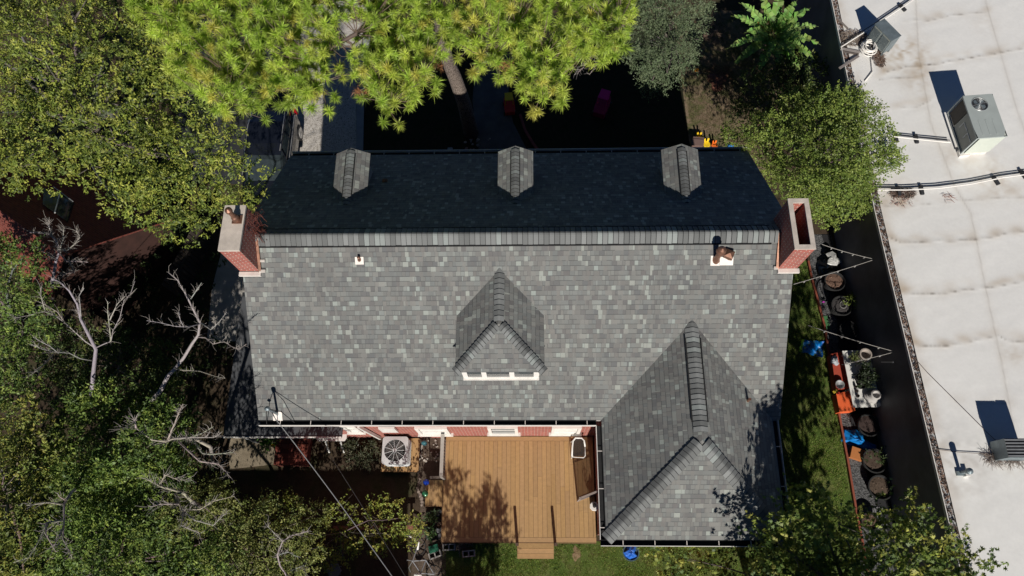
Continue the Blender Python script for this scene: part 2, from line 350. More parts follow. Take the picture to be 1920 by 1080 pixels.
# ridge and hip caps
c=MB()
cap_row(c,(-6.97,0,RZ),(6.42,0,RZ),.235,K,K,.135,.045); c.build('ridge_cap','cap',roof)
c=MB(); cap_row(c,(XM,-RUN+HW+.1,ZW-.05),(XM,YA+.1,ZW),.185,K,K,.135,.05); c.build('ridge_cap','cap',roof)
for e in (a_,b_):
    c=MB(); e_=Vector(e); cap_row(c,e_+Vector((0,0,.01)),Vector(ap)+Vector((0,0,.02)),.175,K*.7,K*.7,.135,.012); c.build('hip_cap','cap',roof)
def vent(a,b,half,dz):
    v=MB()
    for sgn in (-1,1):
        a2=Vector(a);b2=Vector(b);d=(b2-a2).normalized();s=Vector((d.y,-d.x,0)).normalized()*half*sgn
        v.bar(a2+s+Vector((0,0,dz)),b2+s+Vector((0,0,dz)),.03,.05)
    return v.build('ridge_vent','rubber',roof)
vent((-6.9,0,RZ),(6.2,0,RZ),.248,-.135); vent((XM,-2.35,ZW),(XM,YA+.45,ZW),.195,-.075)
# walls
wb=MB(); WYs=-3.985; WXl,WXr=-7.12,6.58; WYn=3.85
wb.prism([(WXl,WYs),(WXr,WYs),(WXr,WYn),(WXl,WYn)],0,EZ-.08)
for x in (WXl,WXr):
    y0,y1=WYs,WYn; wb.add([(x,y0,EZ-.08),(x,y1,EZ-.08),(x,y1,zN(y1)-.13),(x,0,RZ-.15),(x,y0,zS(y0)-.13)],[(0,1,2,3,4) if x>0 else (4,3,2,1,0)])
wall=wb.build('wall','brick',house,uv=True)
wb=MB(); wb.prism([(2.18,WY+.35),(WX1-.35,WY+.35),(WX1-.35,WYs-.002),(2.18,WYs-.002)],0,EZ-.05); wb.build('wing_wall','brick',house,uv=True)
sf=MB(); sf.box(((XL+XR)/2,-4.1,EZ-.02),(XR-XL-.1,.24,.03)); sf.build('soffit','white',house)
# gutters
def gutter(a,b,side,name='gutter'):
    """open trough; side = outward unit vector"""
    a=Vector(a);b=Vector(b);d=(b-a).normalized();s=Vector(side)
    g=MB(); w=.15
    g.bar(a+s*.01,b+s*.01,.012,.11,mi=1); g.bar(a+s*(w/2)-Vector((0,0,.06)),b+s*(w/2)-Vector((0,0,.06)),w,.012,mi=1)
    g.bar(a+s*w,b+s*w,.016,.12,mi=0)
    n=int((b-a).length/.78)
    o=g.build(name,['white','darkgut'],house)
    for i in range(1,n+1):
        k2=MB(); q=a+d*((i-.3)*(b-a).length/n); k2.bar(q+Vector((0,0,.045)),q+s*w+Vector((0,0,.045)),.018,.01); k2.build('bracket','flash',o)
    return o
gz=EZ+.03
gutter((XL+.02,YE,gz),(WX0-.0,YE,gz),(0,-1,0)); gutter((WX0+G,-4.36,gz),(WX0+G,WY+G,gz),(-1,0,0)); gutter((WX0,WY+G,gz),(WX1,WY+G,gz),(0,-1,0)); gutter((WX1-G,-4.2,gz),(WX1-G,WY+G,gz),(1,0,0))
gutter((XL+.02,YN,zN(YN)-.06),(XR,YN,zN(YN)-.06),(0,1,0))
# south wall windows, vents
def win(px0,px1,pyb,kind=0):
    a=Yp(px0,pyb,WYs);b=Yp(px1,pyb,WYs); x0,x1,zb=a.x,b.x,a.z; zt=zb+1.25
    f=MB(); y=WYs-.035; t=.10
    for x in (x0+t/2,x1-t/2): f.box((x,y,(zb+zt)/2),(t,.07,zt-zb))
    f.box(((x0+x1)/2,y,zt-t/2),(x1-x0-2*t,.068,t)); f.box(((x0+x1)/2,y,zb+t/2),(x1-x0-2*t,.068,t)); f.box(((x0+x1)/2,y+.01,(zb+zt)/2),(x1-x0-2*t,.03,.04))
    wd=f.build('window','white',wall)
    if kind: 
        g=MB(); g.box(((x0+x1)/2,WYs-.012,(zb+zt)/2),(x1-x0-2*t,.01,zt-zb-2*t)); g.build('blind','plastic_w',wd)
    else:
        g=MB(); g.box(((x0+x1)/2,WYs-.012,(zb+zt)/2),(x1-x0-2*t,.01,zt-zb-2*t)); g.build('pane','glass',wd)
    s=MB(); s.box(((x0+x1)/2,WYs-.045,zb-.03),(x1-x0+.14,.13,.045))
    s.build('sill','white',wd)
    s=MB()
    n=int((x1-x0+.1)/.085)
    for i in range(n): s.box((x0-.03+i*.085,WYs-.025,zb-.17),(.062,.05,.2),col=(.30,.07,.05))
    s.build('brick_sill','vcol',wd)
win(788,846,812,1); win(918,972,811,0); win(1033,1086,811,1); win(655,682,808,1)
p=MB(); p.bar((Yp(672,800,WYs-.08)),(Yp(713,822,WYs-.08)),.09,.07); p.build('downspout','plastic_w',house)
p=MB(); a=Yp(700,800,WYs-.05); p.box((a.x+.35,WYs-.05,a.z-.6),(.5,.06,.75)); p.build('meter_panel','plastic_w',house)
# chimneys
def chimney(name,x0,x1,y0,y1,zt,open_top):
    s=MB(); z0=0
    if open_top:
        w=.09
        s.prism([(x0,y0),(x1,y0),(x1,y1),(x0,y1)],z0,zt-1.2)
        for q in ([(x0,y0),(x1,y0),(x1,y0+w),(x0,y0+w)],[(x0,y1-w),(x1,y1-w),(x1,y1),(x0,y1)],[(x0,y0+w),(x0+w,y0+w),(x0+w,y1-w),(x0,y1-w)],[(x1-w,y0+w),(x1,y0+w),(x1,y1-w),(x1-w,y1-w)]):
            s.prism(q,zt-1.2,zt)
    else: s.prism([(x0,y0),(x1,y0),(x1,y1),(x0,y1)],z0,zt)
    ch=s.build('chimney','brick',roof,uv=True)
    if open_top:
        c=MB(); w=.115; e=.012; X0,X1,Y0,Y1=x0-e,x1+e,y0-e,y1+e
        for q in ([(X0,Y0),(X1,Y0),(X1,Y0+w),(X0,Y0+w)],[(X0,Y1-w),(X1,Y1-w),(X1,Y1),(X0,Y1)],[(X0,Y0+w),(X0+w,Y0+w),(X0+w,Y1-w),(X0,Y1-w)],[(X1-w,Y0+w),(X1,Y0+w),(X1,Y1-w),(X1-w,Y1-w)]):
            c.prism(q,zt+.001,zt+.035)
        c.build('coping','mortar',ch)
    else:
        c=MB(); c.prism([(x0-.01,y0-.01),(x1+.01,y0-.01),(x1+.01,y1+.01),(x0-.01,y1+.01)],zt+.001,zt+.07); c.build('crown','mortar',ch)
    return ch
CLx0,CLx1,CRx0,CRx1=-7.44,-6.93,6.42,6.90
zc=Yp(432,471,-.76).z
chL=chimney('c',CLx0,CLx1,-.76,.44,zc,False); zr=Yp(1512,467,-.78).z; chR=chimney('c',CRx0,CRx1,-.78,.54,zr,True)
print('chimney tops',zc,zr,P(421,390,zc),P(459,388,zc),P(412,471,zc),P(1478,375,zr),P(1516,376,zr),P(1495,465,zr),P(1528,469,zr))
for x0,x1,ext in ((CLx0,CLx1,.18),(CRx0,CRx1,-.12)):
    f=MB(); z=zS(-.76)
    f.box(((x0+x1)/2+.02,-.84,zS(-.84)+.05),(x1-x0+.06,.11,.07))
    f.bar((x1+.02 if ext>0 else x0-.02,-.78,z+.06),((x1+ext) if ext>0 else x0+ext,-.78,z+.06),.07,.03)
    if ext>0: f.bar((x1+.02,-.55,zS(-.55)+.05),(x1+ext,-.55,zS(-.55)+.05),.06,.03)
    f.build('flashing','flash',roof)
    f=MB(); xs=x1+.03 if ext>0 else x0-.03
    f.bar((xs,-.80,zS(-.8)+.06),(xs,-.02,RZ+.03),.07,.05); f.build('step_flashing','copper',roof)
# flue on left crown
f=MB(); a=P(443,412,zc+.07); rr=Matrix.Rotation(0,3,'Z')
f.box((a.x+.03,a.y,zc+.085),(.24,.22,.03)); f.lathe([(.10,0),(.085,.12),(.06,.16),(.06,.42),(.085,.43),(.085,.50),(.02,.55)],(a.x+.01,a.y,zc+.1),16)
f.build('flue_pipe','copper',chL,smooth=False)
# dead vine on left chimney side
f=MB()
for i in range(60):
    p0=Vector((CLx1+.02,random.uniform(-.2,.45),zc-random.uniform(0,1.2))); pts=[p0]
    for j in range(4): pts.append(pts[-1]+Vector((random.uniform(0,.10),random.uniform(-.14,.14),random.uniform(-.14,.1))))
    f.tube(pts,.006,4,col=(.12,.03,.02))
f.build('dead_vine','vcol',chL)
# south dormer
d0,d1=onS(852,592),onS(1022,592); zd=(d0.z+d1.z)/2; yF=P(937,697,zd).y; xa,xb=P(853,696,zd).x,P(1021,697,zd).x
xm=(xa+xb)/2; hwd=(xb-xa)/2; KD=.62; zrd=zd+KD*hwd; yap=P(937,606,zrd).y; yb=(zrd-zS(0))/K; yv=(zd-zS(0))/K
print('dormer',xa,xb,zd,yF,zrd,yap,yb,yv)
d=MB(); 
poly3(d,[(xa,yF,zd),(xm,yap,zrd),(xm,yb,zrd),(xa,yv,zd)],.07); poly3(d,[(xb,yF,zd),(xb,yv,zd),(xm,yb,zrd),(xm,yap,zrd)],.07); poly3(d,[(xa,yF,zd),(xb,yF,zd),(xm,yap,zrd)],.07)
dr=d.build('dormer',['shingle','drip'],house,uv=True)
w=MB(); w.prism([(xa+.13,yF+.10),(xb-.13,yF+.10),(xb-.13,yF+.9),(xa+.13,yF+.9)],zS(yF)-.1,zd-.04); w.build('dormer_wall','white',dr)
w=MB(); yw=yF+.08; x0,x1=xa+.15,xb-.15; zb=zS(yw)+.06; zt=zd-.06
w.box((xm,yw,zb+.03),(x1-x0,.06,.06)); w.box((xm,yw,zt-.03),(x1-x0,.06,.06))
for fx in (0,.27,.66,1): w.box((x0+.06+fx*(x1-x0-.12),yw-.004,(zb+zt)/2),(.13,.07,zt-zb-.13))
w.box((xm,yw-.04,zb-.02),(x1-x0+.04,.09,.04)); wf=w.build('window','white',dr)
w=MB(); w.box((xm,yw+.005,(zb+zt)/2),(x1-x0-.1,.02,zt-zb-.1)); w.build('pane','glass',dr)
c=MB(); cap_row(c,(xm,yb+.05,zrd-.03),(xm,yap,zrd),.13,KD,KD,.145,.03); c.build('ridge_cap','cap',dr)
for e in (xa,xb):
    c=MB(); cap_row(c,(e,yF,zd+.01),(xm,yap+.03,zrd+.02),.125,KD*.72,KD*.72,.11,.008); c.build('hip_cap','cap',dr)
# three north dormers
for q in (((622.6,367),(688.6,364),(648,384),(628,289),(694,287),(656,276)),((933,364),(1000,363),(967,383),(933,284),(999.6,284),(966,272)),((1246,363),(1316,361),(1285,383),(1240,281),(1307.4,280),(1276,268))):
    a=onN(*q[0]);b=onN(*q[1]);z=(a.z+b.z)/2; top=onN(*q[2]).z; xa2,xb2=a.x,b.x
    yN_=(P(*q[3],z).y+P(*q[4],z).y)/2; xm2=(xa2+xb2)/2; ys_=(RZ-z)/K; zt2=z+.31; yt=(RZ-zt2)/K
    d=MB(); poly3(d,[(xa2,ys_,z),(xm2,yt,zt2),(xm2,yN_,zt2),(xa2,yN_,z)][::-1],.05); poly3(d,[(xb2,ys_,z),(xm2,yt,zt2),(xm2,yN_,zt2),(xb2,yN_,z)],.05)
    dr=d.build('dormer',['shingle','drip'],house,uv=True)
    w=MB(); w.prism([(xa2+.09,ys_-.1),(xb2-.09,ys_-.1),(xb2-.09,yN_-.15),(xa2+.09,yN_-.15)],zN(yN_)-.1,z-.03)
    w.add([(xa2+.09,yN_-.15,z-.03),(xm2,yN_-.15,zt2-.07),(xb2-.09,yN_-.15,z-.03)],[(0,1,2)]); w.build('dormer_wall','edge',dr)
    w=MB(); w.box((xm2,yN_-.13,z-.5),(.6,.05,.75)); wd=w.build('window','white',dr)
    w=MB(); w.box((xm2,yN_-.125,z-.5),(.48,.055,.62)); w.build('pane','glass',wd)
    c=MB(); cap_row(c,(xm2,yt-.02,zt2),(xm2,yN_-.02,zt2),.115,.6,.6,.115,.030,th=.008); c.build('ridge_cap','cap',dr)
    v=MB()
    for sg in (-1,1): v.bar((xm2+sg*.125,yt+.30,zt2-.035),(xm2+sg*.125,yN_-.22,zt2-.035),.022,.05)
    v.build('ridge_vent','rubber',dr)
# roof penetrations
def onroof(p): return p
a=onS(674,489); f=MB(); f.box((a.x,a.y,a.z+.01),(.22,.20,.015),rot=Matrix.Rotation(R(34.6),3,'X')); f.lathe([(.06,0),(.035,.1),(.035,.16),(.02,.17)],(a.x,a.y+.03,a.z),12,mi=1)
f.build('plumbing_vent',['flash','copper'],roof)
a=onS(1341,489); f=MB(); f.box((a.x,a.y,a.z+.01),(.24,.26,.015),rot=Matrix.Rotation(R(34.6),3,'X'))
f.lathe([(.115,-.05),(.085,.08),(.07,.16),(.07,.50),(.12,.51),(.125,.56),(.08,.575),(.08,.62),(.11,.63),(.09,.68),(.01,.72)],(a.x+.02,a.y+.03,a.z),18,mi=1); f.build('flue_vent',['flash','copper'],roof)
a=onS(1364,486); f=MB(); f.box((a.x-.03,a.y-.05,a.z+.0),(.34,.22,.015),rot=Matrix.Rotation(R(34.6),3,'X')); 
f.lathe([(.10,0),(.10,.12),(.16,.13),(.155,.24),(.02,.30)],(a.x,a.y+.05,a.z),4,mi=1,rot=Matrix.Rotation(.35,3,'Z')); f.build('hooded_vent',['flash','copper'],roof)
a=onS(1402,752); a.z=EZ+K*(WX1-a.x); a=P(1401,752,a.z); a.z=EZ+K*(WX1-a.x); f=MB(); f.lathe([(.05,-.05),(.035,.08),(.035,.22)],a,12,mi=0); f.build('plumbing_vent','copper',roof)
a=onN(722,340); f=MB(); f.box((a.x,a.y,a.z+.03),(.14,.1,.07)); f.build('box_vent','copper',roof)
# service mast
a=onS(521,779); f=MB(); f.box((a.x,a.y-.02,a.z+.015),(.26,.26,.02),rot=Matrix.Rotation(R(34.6),3,'X'),mi=0); f.lathe([(.06,0),(.035,.05),(.03,.75),(.06,.76),(.065,.86),(.01,.90)],(a.x,a.y+.03,a.z),10,mi=1)
mast=f.build('service_mast',['flash','galv'],roof); mt=Vector((a.x,a.y+.03,a.z+.8))
f=MB(); 
for (x,y) in ((500,795),(521,795),(552,792)):
    e=P(x,y,EZ+.1); m_=(mt+e)/2+Vector((0,.1,.1)); f.tube([mt,m_,e],.011,5)
f.lathe([(.005,-.06),(.06,0),(.005,.06)],onS(508,771)+Vector((0,0,.35)),10,mi=1)
f.build('service_cable',['rubber','galv'],mast)
# overhead drop wires
def sag(a,b,s,n=14): return [Vector(a).lerp(Vector(b),i/n)-Vector((0,0,s*4*(i/n)*(1-i/n))) for i in range(n+1)]
w=MB(); w.tube(sag(mt,P(770,1130,6.2),.25),.011,5,col=(.35,.35,.35)); tag(w.build('overhead_wire','vcol'),'pale service wire running from the roof mast over the back yard','wire')
w=MB(); w.tube(sag(P(598,822,2.6),P(790,1130,3.8),.15),.009,5,col=(.06,.06,.06)); tag(w.build('overhead_wire','vcol'),'thin dark wire sagging beside the pale service wire over the back yard','wire')
# lean-to roof beside the house
lt=thing('lean_to','low dark flat roofed lean-to against the west end of the house','shed',(-8,-3,0))
z=2.6
A=[P(*q,z) for q in ((455,548),(446,640),(418,818),(640,818))]
poly=[(A[0].x,A[0].y),(A[2].x-.0,A[2].y),(A[3].x,A[3].y),(A[3].x,WYs-.002),(WXl-.002,WYs-.002),(WXl-.002,A[0].y)]
f=MB(); f.prism(poly,z-.12,z); M['felt']=mat('roof_felt',(.085,.09,.098),.9,.15,3.,bmp=.4); f.build('roof','felt',lt)
f=MB(); f.bar((A[2].x-.02,A[2].y-.03,z-.03),(A[3].x,A[3].y-.03,z-.03),.03,.12); f.build('gutter','white',lt)
for q_ in ((A[0].x+.1,A[0].y-.2),(A[2].x+.1,A[2].y+.2)): f=MB(); f.box((q_[0],q_[1],(z-.12)/2),(.1,.1,z-.12)); f.build('post','edge',lt)
# ================================================================== FOLIAGE
def np_mesh(name,V,F,C,matn,parent=None):
    """V (n,3), F (m,k) index array, C (n,3)"""
    me=bpy.data.meshes.new(name); k_=F.shape[1]; V=V.astype(np.float32)
    me.vertices.add(len(V)); me.vertices.foreach_set('co',V.ravel())
    me.loops.add(F.size); me.loops.foreach_set('vertex_index',F.astype(np.int32).ravel())
    me.polygons.add(len(F)); me.polygons.foreach_set('loop_start',np.arange(0,F.size,k_,dtype=np.int32)); me.polygons.foreach_set('loop_total',np.full(len(F),k_,np.int32))
    me.update(calc_edges=True)
    ca=me.color_attributes.new('Col','FLOAT_COLOR','POINT'); ca.data.foreach_set('color',np.concatenate([C,np.ones((len(C),1))],1).astype(np.float32).ravel())
    me.materials.append(M[matn]); o=bpy.data.objects.new(name,me); COL.objects.link(o)
    if parent is not None: attach(o,parent)
    return o
def unit(a): return a/np.maximum(np.linalg.norm(a,axis=-1,keepdims=True),1e-9)
def leaves(p,d,Ln,Wd,col,lobed=False,fold=.25):
    """one bent leaf per row; returns V,F,C"""
    n=len(p); up=unit(rng.normal(size=(n,3))*.55+np.array([0,-.75,.85])); s=unit(np.cross(d,up)); nn=np.cross(s,d)
    Ln=np.asarray(Ln).reshape(-1,1)*np.ones((n,1)); Wd=np.asarray(Wd).reshape(-1,1)*np.ones((n,1))
    if not lobed:
        V=np.stack([p,p+d*Ln*.45+s*Wd*.5-nn*Wd*fold,p+d*Ln,p+d*Ln*.5-s*Wd*.5-nn*Wd*fold],1)
        F=np.arange(n*4).reshape(n,4); return V.reshape(-1,3),F,np.repeat(col,4,0)
    # five-lobed leaf as a fan polygon
    ang=np.radians([180,118,88,60,35,18,0,-18,-35,-60,-88,-118]); rad=np.array([.12,.38,.62,.34,.86,.45,1.05,.45,.86,.34,.62,.38])
    cs=(rad*np.cos(ang))[None,:,None];sn=(rad*np.sin(ang))[None,:,None]
    V=p[:,None,:]+d[:,None,:]*cs*Ln[:,None,:]+s[:,None,:]*sn*Ln[:,None,:]-nn[:,None,:]*(np.abs(sn)*.25)*Ln[:,None,:]
    F=np.arange(n*12).reshape(n,12); return V.reshape(-1,3),F,np.repeat(col,12,0)
def inpoly(x,y,poly):
    c=False;j=len(poly)-1
    for i in range(len(poly)):
        xi,yi=poly[i];xj,yj=poly[j]
        if (yi>y)!=(yj>y) and x<(xj-xi)*(y-yi)/(yj-yi)+xi: c=not c
        j=i
    return c
def clumps(poly,spacing,zlo,zhi,r,dome=None,tries=6000,inset=0):
    """spread clump centres over the ground-plan outline of a crown, each at its own height"""
    xs=[a for a,b in poly];ys=[b for a,b in poly];out=[];px=[]
    for _ in range(tries):
        x=random.uniform(min(xs),max(xs));y=random.uniform(min(ys),max(ys))
        if not inpoly(x,y,poly): continue
        if inset and not all(inpoly(x+inset*math.cos(a),y+inset*math.sin(a),poly) for a in (0,1.57,3.14,4.71)): continue
        if any((x-a)**2+(y-b)**2<spacing*spacing for a,b in px): continue
        px.append((x,y)); z=random.uniform(zlo,zhi)
        if dome: z+=dome[3]*(1-min(1.,((x-dome[0])**2+(y-dome[1])**2)/dome[2]**2))
        q=P(x,y,z); out.append((q.x,q.y,q.z,r*random.uniform(.75,1.25)))
    return out
def foliage(name,cl,nspray,nleaf,Ln,Wd,cols,parent,spray=.28,matn='leaf',lobed=False,vflat=.7,droop=0.,upw=.45,thin=0.):
    cl=np.array(cl); n=len(cl)
    w=cl[:,3]**2; idx=rng.choice(n,size=nspray,p=w/w.sum())
    q=unit(rng.normal(size=(nspray,3))+np.array([0,0,upw])); rad=rng.uniform(.35,1.05,size=(nspray,1))**.6
    c=cl[idx,:3]; r=cl[idx,3:4]; sc=np.array([1,1,vflat])
    # lumpy outline
    ph=rng.uniform(0,6.28,(n,3))[idx]; lump=1+.22*np.sin(q*5+ph).sum(1,keepdims=True)/1.7
    o=c+q*r*rad*sc*lump*.93
    ax=unit(q+rng.normal(size=(nspray,3))*.6+np.array([0,0,.15-droop]))
    cols=np.array(cols); cb=cols[rng.choice(len(cols),nspray)]*rng.uniform(.75,1.2,(nspray,1))*(rng.uniform(.8,1.15,(n,1))[idx])
    t=rng.uniform(0,1,(nspray,nleaf,1)); p=o[:,None,:]+ax[:,None,:]*t*spray*rng.uniform(.6,1.3,(nspray,1,1))+rng.normal(size=(nspray,nleaf,3))*spray*.08
    d=unit(ax[:,None,:]*.7+rng.normal(size=(nspray,nleaf,3))*.75+np.array([0,0,-droop]))
    col=cb[:,None,:]*rng.uniform(.8,1.25,(nspray,nleaf,1))
    m=nspray*nleaf
    V,F,C=leaves(p.reshape(m,3),d.reshape(m,3),Ln*rng.uniform(.65,1.2,m),Wd*rng.uniform(.7,1.2,m),col.reshape(m,3),lobed)
    return np_mesh(name,V,F,np.clip(C,0,1),matn,parent)
BK=(.16,.135,.115)
def limbs(mb,base,top,cl,r0,n,col=BK,rt=.012,jit=.18,fork=None):
    """trunk then limbs reaching into the clumps"""
    base=Vector(base);top=Vector(top)
    k_=5; pts=[base.lerp(top,i/k_)+Vector((random.uniform(-1,1),random.uniform(-1,1),0))*(.05 if 0<i<k_ else 0) for i in range(k_+1)]
    mb.tube(pts,[r0*(1.25 if i==0 else 1-.5*i/k_) for i in range(k_+1)],9,col=col)
    lm=MB(); sel=random.sample(list(cl),min(n,len(cl)))
    for c in sel:
        s=pts[random.randint(2,k_)]; e=Vector(c[:3]); mid=s.lerp(e,.5)+Vector((random.uniform(-jit,jit),random.uniform(-jit,jit),random.uniform(0,.5)))
        q=[s,s.lerp(mid,.5)+Vector((0,0,.08)),mid,mid.lerp(e,.5)+Vector((random.uniform(-jit,jit)*.4,random.uniform(-jit,jit)*.4,.05)),e]
        rr=r0*random.uniform(.22,.42); lm.tube(q,[rr,rr*.8,rr*.6,rr*.4,rt],6,col=tuple(x*random.uniform(.8,1.2) for x in col))
        for _ in range(3):
            a=q[random.randint(2,4)]; b=a+Vector((random.uniform(-.5,.5),random.uniform(-.5,.5),random.uniform(0,.4))); lm.tube([a,a.lerp(b,.5)+Vector((.03,-.03,.03)),b],[rr*.3,rr*.2,.006],5,col=col)
    return lm
def tree(name,label,cat,base,top,r0,cl,nspray,nleaf,Ln,Wd,cols,nl=18,group=None,col=BK,**kw):
    t=thing(name,label,cat,base,group); mb=MB(); lm=limbs(mb,base,top,cl,r0,nl,col=col); mb.build('trunk','bark',t,smooth=True); lm.build('branches','bark',t,smooth=True)
    foliage('crown',cl,nspray,nleaf,Ln,Wd,cols,t,**kw); return t
OL=[(.25,.30,.050),(.18,.235,.042),(.34,.36,.068),(.10,.14,.032)]
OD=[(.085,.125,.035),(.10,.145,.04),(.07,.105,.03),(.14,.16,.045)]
# upper-left live oak (two trees side by side)
poly=[(-60,-60),(240,-60),(300,40),(320,95),(405,195),(425,215),(440,260),(445,300),(503,328),(495,370),(440,400),(400,420),(345,440),(290,400),(230,400),(170,350),(130,300),(70,330),(20,345),(-60,330)]
cl=clumps(poly,40,5.6,8.2,.52,(220,150,420,1.2),inset=16)
cl2=clumps(poly,60,3.6,5.4,.7)
b=P(150,330,0)
tree('oak_tree','big olive green oak with dense small leaves beside the parked car','tree',(b.x,b.y,0),P(190,200,5.2),.30,cl+cl2,5600,11,.108,.040,OL,nl=34)
# darker, lower trees of the left yard
def lt_(label,poly,sp,z0,z1,r,ns,base,top,cols,Ln=.105,Wd=.044,r0=.16,nl=14,**kw):
    cl=clumps(poly,sp*1.18,z0-.5,z1+.2,r*.92,inset=10)+clumps(poly,sp*2,max(1.2,z0-2.6),z0-.8,r*.9)
    b=P(*base,0); return tree('broadleaf_tree',label,'tree',(b.x,b.y,0),P(*top),r0,cl,ns,10,Ln,Wd,cols,nl=nl,group='trees crowding the left yard',**kw)
OM=[(.165,.24,.050),(.12,.19,.042),(.23,.29,.060),(.075,.125,.032)]
lt_('green tree at the left picture edge beside the red roof',[(-40,455),(45,455),(85,500),(80,540),(100,600),(90,650),(50,690),(60,740),(-40,760)],30,5.0,6.4,.45,1300,(40,620),(30,600,3.5),OM)
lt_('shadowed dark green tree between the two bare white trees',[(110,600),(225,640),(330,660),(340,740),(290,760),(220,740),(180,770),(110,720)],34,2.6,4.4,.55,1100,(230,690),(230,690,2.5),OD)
lt_('round bright green tree below the two bare white trees',[(130,730),(200,720),(240,745),(330,740),(370,770),(345,820),(350,860),(345,900),(270,930),(160,970),(110,900),(105,830),(125,790)],32,5.0,6.6,.5,2300,(230,860),(230,850,4),OM)
lt_('yellowish green tree low at the left picture edge',[(-60,770),(50,760),(110,830),(100,900),(90,960),(60,1000),(70,1140),(-60,1140)],32,4.6,6.2,.5,1700,(20,950),(20,930,4),[(.22,.25,.055),(.16,.21,.05),(.28,.27,.06)])
lt_('dense green tree in the bottom left corner of the yard',[(60,990),(160,960),(270,950),(310,1000),(430,1000),(440,1140),(60,1140)],32,4.4,6.0,.5,1900,(240,1060),(240,1050,3.6),OM)
lt_('small leaved tree with twiggy pale top beside the dark paving',[(300,930),(400,900),(430,930),(520,955),(600,960),(590,1010),(560,1140),(400,1140),(390,1010),(320,1000)],28,3.4,4.6,.38,2100,(500,1060),(490,1040,2.4),[(.22,.25,.07),(.17,.215,.06),(.27,.28,.09)],Ln=.075,Wd=.042)
lt_('yellow green garden shrub straddling the low brown rail',[(545,935),(600,970),(640,925),(660,960),(735,930),(775,960),(790,1000),(760,1040),(700,1030),(640,1060),(560,1040),(520,1000),(530,960)],26,1.3,1.8,.26,520,(640,1000),(640,1000,1.0),[(.24,.28,.05),(.18,.23,.045),(.32,.30,.07)],Ln=.085,Wd=.045,r0=.05)
# low scattered undergrowth, deep in shade
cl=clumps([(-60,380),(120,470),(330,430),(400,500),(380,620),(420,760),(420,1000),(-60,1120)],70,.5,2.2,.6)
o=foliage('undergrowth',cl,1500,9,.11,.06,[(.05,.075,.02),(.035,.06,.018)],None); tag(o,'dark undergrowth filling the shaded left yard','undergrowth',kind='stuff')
# fine-leaved tree beside the pine
poly=[(1165,-60),(1330,-60),(1325,30),(1300,70),(1295,120),(1270,135),(1262,155),(1245,150),(1215,160),(1200,120),(1180,100),(1150,90)]
cl=clumps(poly,26,5.0,6.6,.40,inset=8)+clumps(poly,50,3.,4.6,.45)
b=P(1240,110,0); tree('willowy_tree','fine leaved grey green tree between the pine and the banana plant','tree',(b.x,b.y,0),P(1250,60,4),.12,cl,2600,12,.075,.022,[(.13,.175,.09),(.165,.205,.11),(.105,.145,.075)],nl=20,spray=.3,droop=.25)
# round tree by the right chimney
poly=[(1420,210),(1470,200),(1500,180),(1560,165),(1610,190),(1650,215),(1675,260),(1680,290),(1650,330),(1650,360),(1620,380),(1590,410),(1545,430),(1510,395),(1470,360),(1440,330),(1400,275),(1375,265),(1390,240)]
cl=clumps(poly,27,3.8,5.3,.40,(1540,290,170,.9),inset=12)+clumps(poly,55,2.2,3.4,.5)
b=P(1530,320,0); tree('round_tree','rounded bright green tree beside the open topped chimney','tree',(b.x,b.y,0),P(1530,300,3),.12,cl,4300,10,.072,.042,[(.17,.235,.045),(.13,.19,.038),(.22,.27,.06)],nl=24)
# dark shrubbery behind the banana plant
cl=clumps([(1400,130),(1480,120),(1590,110),(1600,180),(1560,230),(1440,210),(1380,240)],36,1.,2.6,.45)
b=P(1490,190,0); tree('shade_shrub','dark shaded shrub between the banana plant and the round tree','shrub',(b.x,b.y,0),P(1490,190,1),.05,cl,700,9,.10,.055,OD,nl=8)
# maple-like tree bottom right
poly=[(1245,1010),(1340,1035),(1400,1000),(1470,980),(1500,940),(1560,950),(1640,985),(1700,945),(1760,975),(1800,1010),(1850,1060),(1850,1200),(1245,1200)]
pe=[(1430,995),(1470,980),(1500,940),(1560,950),(1640,985),(1700,945),(1760,975),(1800,1010),(1850,1060),(1850,1200),(1430,1200)]; pw=[(1245,1020),(1340,1038),(1400,1010),(1450,1000),(1450,1200),(1245,1200)]
cl=clumps(pe,38,4.8,6.6,.50,inset=10)+clumps(pw,38,2.2,3.4,.42)+clumps(pe,70,3.2,4.4,.5)
b=P(1590,1190,0); tree('maple_tree','lobed leaf tree with yellowing leaves in the bottom right corner','tree',(b.x,b.y,0),P(1590,1110,4.5),.16,cl,2300,8,.090,.08,[(.23,.28,.055),(.14,.20,.045),(.34,.34,.075),(.09,.14,.037)],nl=24,lobed=True,spray=.4)
# the bigger crown of the same kind just outside the picture, whose shadow falls over wing roof and side lawn
def shadow_tree(label,x,y,z0,z1,rad,n,r,ns,Ln,Wd,lob,st=(1,1)):
    cl=[]
    for _ in range(n):
        a=random.uniform(0,6.28);q=rad*math.sqrt(random.random()); cl.append((x+q*math.cos(a)*st[0],y+q*math.sin(a)*st[1],random.uniform(z0,z1),r*random.uniform(.7,1.2)))
    tree('garden_tree',label,'tree',(x,y,0),(x,y,z0),.13,cl,ns,8,Ln,Wd,OM,nl=16,lobed=lob,spray=.4)
shadow_tree('tall tree south of the wing whose shadow falls on its roof',7.1,-11.75,4.7,8.9,1.45,48,.52,5200,.10,.09,True,(.75,1.3))
shadow_tree('leafy tree south of the side lawn casting dappled shade on it',9.3,-10.6,3.2,7.0,1.7,26,.5,520,.10,.09,True,(.7,1.))
shadow_tree('thin leaved tree south of the deck casting a streaky shadow on it',-1.3,-13.5,2.0,5.1,1.3,30,.40,1000,.17,.05,False,(.9,.8))
